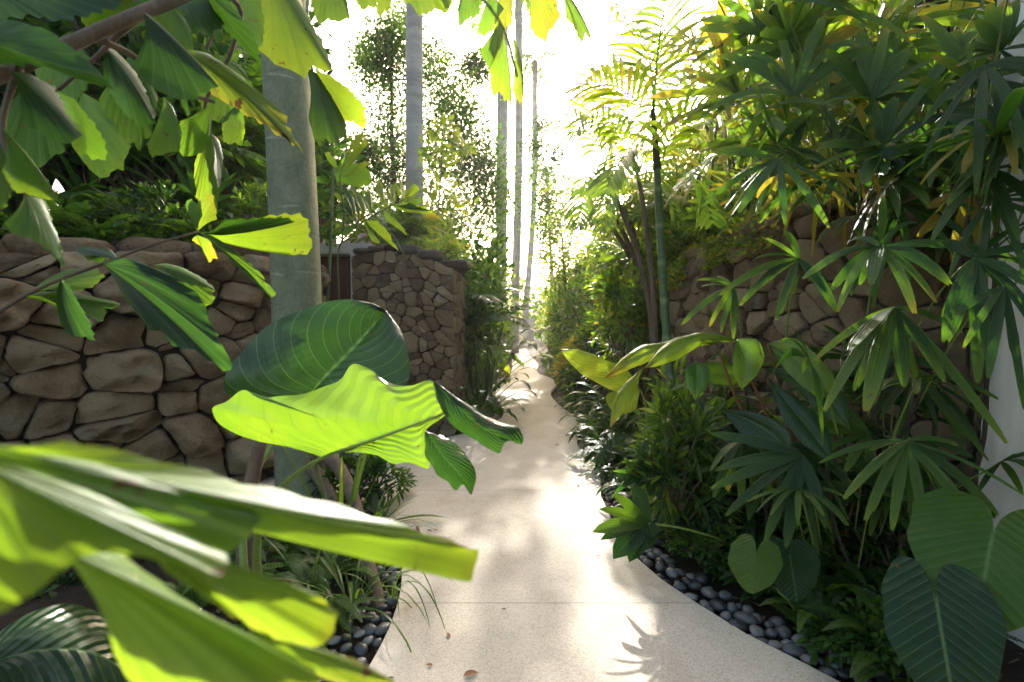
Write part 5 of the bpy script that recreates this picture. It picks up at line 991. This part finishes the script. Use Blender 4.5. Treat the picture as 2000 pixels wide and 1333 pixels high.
cover('ground_cover', 'small leaved green ground cover along the top of the boulder wall', 'ground cover', along(LW[2:18], [1.84, 1.9, 2.0, 2.04], .12, 2.2, .12), 7000, .07, .035, .5, .18)
cover('creeper', 'bright yellow green creeper spilling over the top of the right stone wall', 'ground cover', along(RW[6:25][::-1], [1.05, 1.2, 1.55, 1.86, 2.02, 2.1], -.16, 1.6, .3), 26000, .06, .034, .76, .14, h=.24)
cover('ground_cover', 'dark low ground cover in the bed right of the path', 'ground cover', along([(1.55, 2.5), (1.3, 3.6), (1.3, 5), (1.2, 7), (1.15, 10), (1.2, 18)], [-.04, -.04], -.5, .25, 0), 8000, .06, .035, .36, .18, h=.22)
cover('ground_cover', 'low weeds on the soil at the foot of the boulder wall', 'ground cover', along([(-3.2, 1.6), (-2.6, 2.4), (-2.0, 3.1), (-1.7, 3.7)], [-.04, -.04], -.6, .45, 0), 3500, .06, .035, .38, .18, h=.16)
cover('ground_cover', 'dark low ground cover in the bed left of the far path', 'ground cover', along([(-.45, 6.6), (-.5, 8), (-.5, 12), (-.2, 19)], [-.04, -.04], -.2, 1.2, 0), 9000, .07, .04, .4, .18, h=.3)
B_L = 'plants on the left bank above the boulder wall'
for k, (x, y, z) in enumerate([(-2.95, 4.15, 1.95), (-2.45, 4.7, 2.05), (-3.6, 3.6, 1.9), (-2.3, 5.4, 2.1)]):
    shrub('leafy_shrub', ['low green weedy shrub behind the wall coping, left of the grey trunk', 'low shrub with lime leaves just left of the grey trunk', 'dim low shrub above the left end of the boulder wall', 'low green shrub half hidden behind the grey trunk'][k], 'shrub', (x, y, z), rx=.42, ry=.35, rz=.5, n=800, L=.07, w=.035, tint=[.42, .6, .35, .5][k], tj=.2)
for k, (x, y, z, ti) in enumerate([(-2.6, 4.0, 2.0, .55), (-3.1, 3.65, 1.95, .45), (-2.35, 4.45, 2.05, .66)]):
    one('fern', ['fresh green fern spilling over the boulder wall top, nearest the low frond', 'mid green fern spilling over the wall top further left', 'bright lime fern on the wall top just left of the grey trunk'][k], 'fern', (x, y, z), g_fern(12, .5, .055, ti, .15), M_fern)
two('heliconia', 'lime broad leaved plant on the bank close to the grey trunk', 'plant', (-2.5, 5.2, 2.1), g_broad(14, .42, .12, .35, .68, .35, .8), M_ging, M_petiole)
two('philodendron', 'dark split leaved plant on the left bank under the hanging leaves', 'plant', (-3.3, 4.3, 2.1), g_philo(9, .4, .5, .4), M_heart, M_petiole)
t = one('dracaena', 'dark dracaena rosette with spiky leaves in the shade of the left bank', 'plant', (-2.95, 4.6, 2.35), g_tuft(46, .75, .07, .35, -.1, .12, .06, POINT), M_strap)
one('dracaena', 'second dark spiky rosette further left on the bank', 'plant', (-3.9, 4.6, 2.2), g_tuft(40, .8, .06, .45, -.1, .2, .08, POINT), M_strap)
one('fern', 'pale green sword fern arching above the left end of the boulder wall', 'fern', (-3.35, 3.6, 1.95), g_fern(9, .75, .075, .42, .35), M_fern)
one('fern', 'dim sword fern behind the dracaena on the left bank', 'fern', (-4.1, 4.9, 2.2), g_fern(12, .9, .08, .3, .3), M_fern)
two('peace_lily', 'dark plant with drooping pointed leaves on the left bank beside the coping', 'plant', (-2.62, 4.25, 1.98), g_broad(12, .26, .08, .22, .28, .4, 1.), M_ging, M_petiole)
two('peace_lily', 'plant with pale upturned leaves left of the dracaena', 'plant', (-3.3, 3.95, 1.95), g_broad(9, .32, .11, .15, .3, .5, .9), M_ging, M_petiole)
for k in range(9):
    p = A(*(LW[7+k]), 0) + A(R.uniform(-.5, -.1), R.uniform(.25, .8), 0); mb = MB(); c = A(0, 0, 0)
    for j in range(5): a = 1.257*j; blade(mb, c, A(math.cos(a), math.sin(a), .5), .022, .018, .2, n=4, prof=OVAL)
    f = mb.build('flower', M_flower); f.location = (p[0], p[1], 2.08+R.uniform(0, .16)); tag(f, 'tiny yellow flower among the weeds above the boulder wall', 'flower', 'yellow flowers on the left bank')
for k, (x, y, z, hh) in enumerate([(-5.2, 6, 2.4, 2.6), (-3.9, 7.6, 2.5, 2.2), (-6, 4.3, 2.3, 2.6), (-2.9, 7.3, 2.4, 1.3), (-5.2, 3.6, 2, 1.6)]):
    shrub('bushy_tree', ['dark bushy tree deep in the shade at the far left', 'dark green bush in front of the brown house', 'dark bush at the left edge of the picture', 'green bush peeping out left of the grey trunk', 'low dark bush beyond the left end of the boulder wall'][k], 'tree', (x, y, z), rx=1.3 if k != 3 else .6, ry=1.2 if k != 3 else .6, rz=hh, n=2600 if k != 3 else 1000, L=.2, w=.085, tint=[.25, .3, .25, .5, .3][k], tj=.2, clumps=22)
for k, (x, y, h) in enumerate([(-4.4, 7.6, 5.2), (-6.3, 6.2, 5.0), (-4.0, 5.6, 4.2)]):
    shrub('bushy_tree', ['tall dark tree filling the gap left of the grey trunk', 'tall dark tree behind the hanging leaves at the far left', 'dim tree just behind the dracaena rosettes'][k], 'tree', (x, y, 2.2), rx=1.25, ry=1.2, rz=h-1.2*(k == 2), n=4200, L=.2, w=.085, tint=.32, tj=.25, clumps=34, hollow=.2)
areca('feather_palm', 'dark feather palm on the left bank behind the hanging fishtail leaves', (-3.4, 5.6, 2.2), 4, 1.3, 6, 1.2, .4, .045, .42, lean=.3, r=.03)
# the bed at the foot of the grey trunk
G_TB = 'grassy tufts at the foot of the grey palm trunk'
one('spider_plant', 'broad strap leaved tuft leaning out onto the path, right of the prop root', 'plant', tuple(G(735, 1030, -.04)), g_tuft(16, .5, .042, .5, .25, .58, .1, POINT), M_strap)
gt = one('grass_tuft', 'thin grassy tuft at the foot of the grey palm trunk', 'grass', tuple(G(690, 1100, -.04)), g_tuft(26, .62, .012, .75, .4, .6, .15), M_strap, G_TB)
for q, a, s in (((640, 1110), 1., .9), ((720, 1075), 2.2, .8), ((600, 1160), 3.4, .9), ((690, 1190), 4.5, 1.), ((640, 1010), 5., 1.1)): place(gt, G(*q, -.04), a, s)
mb = MB(); c0 = G(765, 1180, -.02)
for dx, l, dr in ((.25, .5, .9), (.33, .6, 1.0), (.1, .4, .8), (-.1, .35, .7), (.2, .7, .75)): blade(mb, A(0, 0, 0), A(dx, -.25, .9), l, .009, dr, n=16, tint=.5, pw=1.)
one('grass_tuft', 'few long curved grass blades bending over the path edge', 'grass', tuple(c0), mb, M_strap)
fr = one('fern', 'sword fern at the path edge beside the dark pebbles', 'fern', tuple(G(620, 1190, -.04)), g_fern(11, .48, .05, .5, .2), M_fern, 'ferns below the grey palm trunk')
for q, a, s in (((560, 1090), 2., .9), ((660, 1130), 4., .85), ((600, 1240), 1., .8), ((470, 1120), 3., 1.1), ((380, 1200), 5., 1.2), ((300, 1080), 1.5, 1.3), ((480, 1260), 2.5, 1.)): place(fr, G(*q, -.04), a, s)
shrub('leafy_shrub', 'pale fine leaved shrub under the yellow elephant ear leaf', 'shrub', tuple(G(735, 985, -.04)), rx=.24, ry=.2, rz=.42, n=520, L=.07, w=.022, tint=.42, tj=.15)
shrub('leafy_shrub', 'small dark shrub between the trunk and the path', 'shrub', tuple(G(690, 1000, -.04)), rx=.22, ry=.2, rz=.4, n=380, L=.09, w=.035, tint=.3, tj=.15)
one('strap_plant', 'upright lime strap leaves standing before the grey trunk', 'plant', tuple(G(665, 1085, -.04)), g_tuft(9, .85, .03, .12, .88, .62, .1), M_strap)
# --- planting along the left of the path beyond the gate wall
L_SH = 'shrubs lining the left of the far path'
areca('feather_palm', 'dark feathery palm squeezed against the gate wall corner', (-.45, 7.2, 0), 5, 1.6, 5, .8, .3, .03, .3, lean=.25, r=.02, droop=.5)
areca('feather_palm', 'yellow feather palm glowing beside the coconut trunks', (-.75, 10.2, 0), 5, 1.3, 6, 1.2, .36, .03, .82, lean=.3, r=.02, droop=.7)
two('heliconia', 'green broad leaved plant with pale leaves at the foot of the gate wall', 'plant', (-.48, 6.55, -.03), g_broad(22, .34, .11, .28, .75, .3, .9), M_ging, M_petiole)
two('heliconia', 'tall broad leaved plant behind the gate wall, dark and glossy', 'plant', (-.55, 7.9, -.03), g_broad(26, .5, .14, .42, 1.5, .5, .8), M_ging, M_petiole)
two('heart_leaf_plant', 'heart leaved plant low against the dark foot of the gate wall', 'plant', (-.42, 6.25, -.03), g_hearts(14, .15, .4, .3), M_heart, M_petiole)
two('elephant_ear', 'lime backlit leaf cluster hanging over the far path edge', 'plant', (-.45, 8.9, -.03), g_hearts(8, .22, .75, .8), M_heart, M_petiole)
two('elephant_ear', 'tall plant with one big pale leaf in the left bed before the second coconut trunk', 'plant', (-.6, 9.2, -.03), g_hearts(7, .5, 1.9, .62, zmin=.5), M_heart, M_petiole)
for k, (x, y, h, ti) in enumerate([(-.75, 7.4, 2.3, .42), (-.85, 9.6, 2.2, .5), (-.9, 11.5, 2.6, .6), (-.95, 13, 2.0, .66), (-1.7, 9.5, 2.6, .55), (-.95, 15.5, 1.7, .5), (-.9, 18, 2.4, .6), (-2.4, 13, 3.1, .6), (-.85, 11.7, .9, .45), (-.75, 18.5, 1., .5)]):
    shrub('leafy_shrub', ['tall dark shrub rising right behind the gate wall', 'green shrub beside the glowing feather palm', 'light green shrub left of the coconut trunks', 'sunlit lime shrub under the coconut trunks', 'tall shrub standing behind the gate wall', 'small green shrub near the far end of the path', 'hazy shrub left of the far steps', 'pale tall shrub in front of the shingled house', 'low dark shrub hugging the left path edge', 'low shrub next to the far steps'][k], 'shrub', (x, y, 0), rx=.55+.1*h, ry=.6, rz=h*1.15, n=2600, L=.14, w=.055, tint=ti, tj=.2, clumps=20, m=M_ging if k % 2 else M_small)
# --- planting along the right of the far path
for k, (x, y, h, ti) in enumerate([(1.4, 8.9, 1.0, .78), (1.6, 9.6, 1.9, .45), (1.5, 11, 1.5, .4), (1.5, 12.6, 2.3, .5), (1.55, 14.5, 2.0, .58), (1.75, 17, 2.6, .6), (2.2, 16, 3.2, .66), (1.6, 19.5, 2.0, .5), (1.75, 8.2, 1.4, .4), (2.6, 9.8, 2.2, .6), (1.4, 12.2, .6, .3), (1.3, 9.7, .55, .32)]):
    shrub('leafy_shrub', ['rounded yellow green shrub with bright tips right of the path', 'dark green shrub in front of the white thatched house', 'dark shrub leaning to the path behind the bright rounded shrub', 'tall mixed green shrub right of the far path', 'feathery green shrub right of the far path, further on', 'tall hazy shrub near the far steps on the right', 'pale tall shrub behind the far right planting', 'small shrub beside the steps on the right', 'dark shrub at the low end of the right wall', 'lime shrub left of the feather palms', 'low dark shrub on the right path edge, far', 'low dark shrub on the right path edge before the rounded one'][k], 'shrub', (x, y, 0), rx=.45+.1*h, ry=.55, rz=h*1.1, n=2400, L=.12, w=.04, tint=ti+.1, tj=.24, clumps=20, m=M_ging if k % 3 == 1 else M_small)
two('heliconia', 'dark hanging broad leaves in front of the white house wall', 'plant', (1.65, 8.8, -.03), g_broad(20, .55, .12, .3, 1.5, .6, 1.2), M_ging, M_petiole)
one('dracaena', 'fan of thin spiky leaves below the white house', 'plant', (1.55, 10.4, .9), g_tuft(40, .6, .03, .4, 0, .35, .1), M_strap)
# --- right bed, near and middle
one('spider_plant', 'striped strap leaved tuft drooping over the path edge by the lime leaf', 'plant', (.93, 4.9, -.03), g_tuft(46, .42, .022, .9, .2, .55, .2), M_strap)
sp = one('spider_plant', 'arching pale green spider plant along the right path edge', 'plant', (.98, 5.6, -.03), g_tuft(44, .4, .02, .9, .15, .5, .2), M_strap, 'spider plants along the right path edge')
for x, y, a, s in ((1.0, 6.4, 1, .9), (.86, 4.2, 2, .9), (.93, 7.2, 3, .9), (.96, 3.75, 4, .8), (1.25, 5.2, 5, 1.1), (.98, 8.0, 1, .8), (1.2, 4.4, .5, 1.), (.92, 4.55, 3, 1.15), (.95, 5.25, 1.7, 1.2), (1.0, 6.0, .4, 1.2), (.98, 6.8, 2.2, 1.15), (.95, 7.6, 4.4, 1.2), (1.05, 3.95, 5.2, 1.1), (1.0, 3.45, .9, 1.)): place(sp, (x, y, -.03), a, s)
fr = one('fern', 'green sword fern arching in the right bed', 'fern', (1.2, 3.6, -.03), g_fern(12, .55, .06, .42, .2), M_fern, 'sword ferns in the right bed')
for x, y, a, s in ((1.35, 2.75, 1, .8), (1.5, 2.3, 2, .9), (1.3, 2.45, 3, .6), (1.55, 3.2, 4, 1.1), (1.05, 4.7, 5, .9), (1.4, 4.2, 6, 1.1), (1.75, 2.1, 2, .8), (1.05, 6.0, 1, .9), (1.62, 2.55, 5.5, 1.), (1.3, 6.6, 3, 1.2), (1.05, 3.2, 2.2, .9), (1.1, 2.95, 4.1, .8), (1.35, 2.1, 1.2, .7), (.95, 5.5, .2, 1.), (1.5, 1.85, 3.3, .8)): place(fr, (x, y, -.03), a, s)
pl = two('peace_lily', 'bushy plant with glossy pointed leaves in the middle of the right bed', 'plant', (1.4, 3.55, -.03), g_broad(26, .3, .085, .35, .6, .25, .8, .2), M_ging, M_petiole, 'glossy pointed leaved plants in the right bed')
for x, y, a, s in ((1.5, 4.6, 1, 1.1), (1.2, 4.05, 2.5, .8), (1.45, 5.6, 4, 1.2), (1.75, 3.2, 5, 1.), (1.15, 5.3, 3, .7), (1.35, 7.1, 2, 1.1)): place(pl, (x, y, -.03), a, s)
gg = two('ginger', 'leafy ginger stems with narrow leaves standing before the right wall', 'plant', (1.55, 4.0, -.03), g_ginger(12, 1.15, 10, .3, .055, .42, .35), M_ging, M_redstem, 'gingers before the right wall')
for x, y, a, s in ((1.4, 3.15, 2, .85), (1.5, 5.1, 4, 1.), (1.35, 6.3, 1, .9), (1.75, 2.55, 3, .9)): place(gg, (x, y, -.03), a, s)
two('ground_philodendron', 'low dark split leaved plant spreading behind the near pebbles', 'plant', (1.35, 2.2, -.03), g_philo(9, .2, .22, .3), M_heart, M_petiole)
shrub('leafy_shrub', 'low fine leaved green mound beside the giant heart leaves', 'shrub', (1.55, 1.95, -.03), rx=.3, ry=.25, rz=.2, n=900, L=.045, w=.025, tint=.34, tj=.2)
shrub('leafy_shrub', 'dark low mound at the foot of the right wall below the drooping fan', 'shrub', (1.9, 2.3, -.03), rx=.35, ry=.3, rz=.4, n=900, L=.07, w=.03, tint=.3, tj=.2)
shrub('leafy_shrub', 'low green mound spilling towards the pebbles near the philodendron', 'shrub', (1.12, 2.75, -.03), rx=.26, ry=.3, rz=.22, n=900, L=.04, w=.025, tint=.42, tj=.22)
shrub('leafy_shrub', 'fine leaved weed patch near the small heart leaves', 'shrub', tuple(G(1390, 1110, -.03)), rx=.2, ry=.2, rz=.24, n=600, L=.035, w=.022, tint=.4, tj=.2)
shrub('leafy_shrub', 'bushy narrow leaved plant hiding the foot of the green cane', 'shrub', (1.0, 2.95, -.03), rx=.3, ry=.22, rz=1.0, n=800, L=.12, w=.03, tint=.46, tj=.25, m=M_ging)
shrub('leafy_shrub', 'glittering small leaved shrub between the cane palm and the philodendron', 'shrub', (1.18, 3.15, -.03), rx=.3, ry=.28, rz=.65, n=900, L=.09, w=.028, tint=.45, tj=.25, m=M_ging)
shrub('leafy_shrub', 'narrow leaved shrub just behind the cane palm stem', 'shrub', (1.3, 3.5, -.03), rx=.35, ry=.3, rz=.95, n=900, L=.13, w=.035, tint=.5, tj=.25, m=M_ging)
two('philodendron', 'dark split leaved plant behind the spider plants at the path bend', 'plant', (1.1, 4.45, -.03), g_philo(9, .3, .4, .25), M_heart, M_petiole)
shrub('leafy_shrub', 'mixed green shrub in front of the middle of the right wall', 'shrub', (1.45, 6.0, -.03), rx=.5, ry=.4, rz=1.9, n=1700, L=.14, w=.045, tint=.62, tj=.25)
shrub('leafy_shrub', 'dark bushy shrub right of the path past the spider plants', 'shrub', (1.2, 7.5, -.03), rx=.42, ry=.5, rz=.8, n=1200, L=.1, w=.035, tint=.35, tj=.2)
# plants standing on the right bank
for k, (x, y, z, h, ti) in enumerate([(2.4, 6.6, 1.7, 1.2, .6), (3.2, 6.6, 2.1, 1.8, .66), (2.6, 7.6, 1.6, 1.6, .7), (2.35, 4.9, 2.0, .7, .62), (3.6, 7.8, 2.2, 2.6, .7), (2.2, 5.7, 1.8, .7, .66)]):
    shrub('leafy_shrub', ['lime shrub on the right bank behind the cane palm', 'tall yellow green shrub below the louvred screen', 'bright shrub on the bank left of the lady palms', 'low lime shrub just above the stone wall top', 'tall glowing shrub at the back of the right bank', 'small lime shrub on the bank above the creeper'][k], 'shrub', (x, y, z), rx=.5+.1*h, ry=.5, rz=h*1.1, n=2200, L=.12, w=.045, tint=ti, tj=.22, clumps=18, m=M_small if k % 2 else M_ging)
fb = one('fern', 'lime fern growing on the creeper covered right bank', 'fern', (2.1, 5.2, 1.85), g_fern(12, .5, .06, .68, .2), M_fern, 'ferns on the right bank')
for x, y, z, a in ((2.0, 4.4, 1.98, 1), (2.0, 6.0, 1.7, 2), (2.3, 5.9, 1.9, 3), (1.95, 6.9, 1.45, 4)): place(fb, (x, y, z), a, 1.)

# ================================================================== pebbles, fallen leaves
def litter(n):
    mb = MB(); pos = []
    for side, e in ((-1, edge_r[1:50]), (1, near_l)):
        ee = resamp(e, 120, False); tg = nz(np.gradient(ee, axis=0)); nr = np.c_[-tg[:, 1], tg[:, 0], tg[:, 2]*0]*side
        i = rng.integers(0, 120, n); pos.append(ee[i] + nr[i]*rng.uniform(.02, .9, n)[:, None])
    p = np.concatenate(pos); p[:, 2] = -.035 + rng.uniform(0, .015, len(p)); k = len(p); d = u3(k); d[:, 2] *= .15
    scatter(mb, p, d, nz(Z + u3(k)*.4), rng.uniform(.02, .07, k), rng.uniform(.008, .025, k), rng.uniform(0, 1, k), .4, -.05); return mb
tag(litter(700).build('leaf_litter', M_twig), 'dry brown leaf litter on the soil beside the path', 'litter', kind='stuff')
protos = []
def pebble(seed):
    mb = MB(); r = random.Random(seed); n1, n2 = 10, 14; V = []; e = (r.uniform(.85, 1.25), r.uniform(.7, .95), r.uniform(.5, .72)); o = r.uniform(0, 99)
    for i in range(n1):
        for j in range(n2):
            a = math.pi*i/(n1-1); b = 6.283*j/n2; q = A(math.sin(a)*math.cos(b), math.sin(a)*math.sin(b), math.cos(a)); q = q*(1+.18*noise.noise(Vector((q[0]+o, q[1], q[2])))); V.append(q*A(*e))
    mb.add(V, gridq(n1, n2, True), tint=r.uniform(0, 1)**1.3); return mb.build('pebble', M_peb)
PB = [pebble(k) for k in range(8)]; used = [False]*8; npeb = [0]
def lay(p, r, label, group):
    k = R.randrange(8); o = PB[k] if not used[k] else PB[k].copy()
    if used[k]: S.collection.objects.link(o)
    used[k] = True; o.location = p; o.rotation_euler = (R.uniform(-.3, .3), R.uniform(-.3, .3), R.uniform(0, 6.28)); o.scale = (r, r, r); tag(o, label, 'pebble', group); npeb[0] += 1
def strip(edge, side, w, n, label, group, r0=0.02, r1=.044):
    e = resamp(edge, 200, False); tg = nz(np.gradient(e, axis=0)); nr = np.c_[-tg[:, 1], tg[:, 0], tg[:, 2]*0]*side; out = []; tries = 0
    while len(out) < n and tries < n*60:
        tries += 1; u = R.random(); i = int(u*199); r = R.uniform(r0, r1); q = e[i] + nr[i]*(r*.9 + R.random()**1.2*w); q = A(q[0], q[1], 0)
        if all(np.linalg.norm((q-a)[:2]) > (r+b)*.84 for a, b in out): out.append((q, r))
    for q, r in out: lay((q[0], q[1], -.035 + r*.6 + (.02 if R.random() < .15 else 0)), r, label, group)
strip(edge_r[1:11], -1, .17, 170, 'smooth grey pebble in the strip along the right edge of the path, near the camera', 'near pebbles right of the path')
strip(edge_r[11:30], -1, .2, 60, 'small dark pebble along the right path edge beyond the philodendron', 'far pebbles right of the path', .022, .036)
strip(near_l[3:], 1, .22, 85, 'dark grey pebble in the bed under the grass left of the path', 'pebbles left of the path', .022, .04)
strip(far_l[:14], 1, .12, 16, 'small dark pebble at the foot of the gate wall', 'pebbles by the gate wall', .022, .036)
for k in range(16):
    i_ = R.randrange(6, 60); e_ = edge_r[i_] if k % 2 else near_l[min(i_, 24)]; sz = R.uniform(.012, .03)
    mb = MB(); blade(mb, A(0, 0, 0), A(math.cos(k), math.sin(k), .1), sz*2, sz*.8, .1, n=6, fold=.4, prof=OVAL); o = mb.build('fallen_leaf', M_dry if k % 3 else M_twig); o.location = (e_[0] + (-1 if k % 2 else 1)*R.uniform(.02, .3), e_[1], .004); tag(o, 'tiny dry fallen leaf lying near an edge of the path', 'leaf', 'dry leaves near the path edges')
for px, py, s, lb in ((820, 1032, .012, 'tiny fallen leaf on the path beside the leaning leaf tip'), (1172, 1086, .012, 'tiny dark fleck on the sunlit path'), (905, 1320, .03, 'small reddish fallen leaf at the bottom of the path'), (845, 1300, .014, 'dark crumb near the path bottom'), (980, 1190, .012, 'dark speck beside the joint in the paving')):
    mb = MB(); blade(mb, A(0, 0, 0), A(math.cos(px), math.sin(px), .12), s*2, s, .1, n=6, fold=.4, prof=OVAL); o = mb.build('fallen_leaf', M_dry); o.location = G(px, py, .004); tag(o, lb, 'leaf')

for k, (x, y, z, h, ti) in enumerate([(2.3, 10.4, 0, 3.0, .66), (3.1, 12.2, 0, 3.8, .7), (2.1, 13.8, 0, 3.2, .62), (-1.7, 11.2, 0, 3.0, .64), (-2.2, 16.2, 0, 3.6, .66), (1.85, 7.3, 1.2, 1.0, .74)]):
    shrub('leafy_shrub', ['tall fresh green shrub left of the bright rounded shrub, reaching over the house roof', 'tall lime shrub behind the white thatched house', 'fresh green shrub between the far path and the white house', 'tall lime shrub behind the left path planting', 'tall fresh green shrub left of the thin hazy trunks', 'lime shrub on the low end of the right wall'][k], 'shrub', (x, y, z), rx=.55+.1*h, ry=.6, rz=h, n=2600, L=.12, w=.045, tint=ti, tj=.2, clumps=24, m=M_small if k % 2 else M_ging)
# ================================================================== UNSEEN TREES ADDED OUT OF VIEW (to block sky light and shade the near planting)
for k, (x, y, h, rr) in enumerate([(1.4, -5.6, 4.4, 2.0), (4.6, -1.2, 4.6, 1.7)]):
    tree('shade_tree', ['leafy shade tree behind the camera over the path', 'leafy shade tree beyond the white wall on the right', 'leafy shade tree over the left bank beside the camera'][k], A(x, y, -.1), [A(x, y, h*.5), A(x+.2, y, h*.8), A(x, y, h)], [(A(x, y, h) + dirs(1)[0]*A(rr, rr, rr*.6), rr*.55) for _ in range(14)], 260, .3, .14, .35, .2, r0=.14)
# humid air
hz = MB(); box(hz, (-46, -9, -2.), (46, 60, 26)); m = bpy.data.materials.new('humid_air'); m.use_nodes = True; N = m.node_tree.nodes; N.remove(N['Principled BSDF'])
v = N.new('ShaderNodeVolumePrincipled'); v.inputs['Density'].default_value = .0009; v.inputs['Color'].default_value = (.97, .96, .92, 1); v.inputs['Anisotropy'].default_value = .55
m.node_tree.links.new(v.outputs[0], N['Material Output'].inputs['Volume']); tag(hz.build('haze', m, flat=True), 'pale humid haze filling the air', 'haze', kind='stuff')
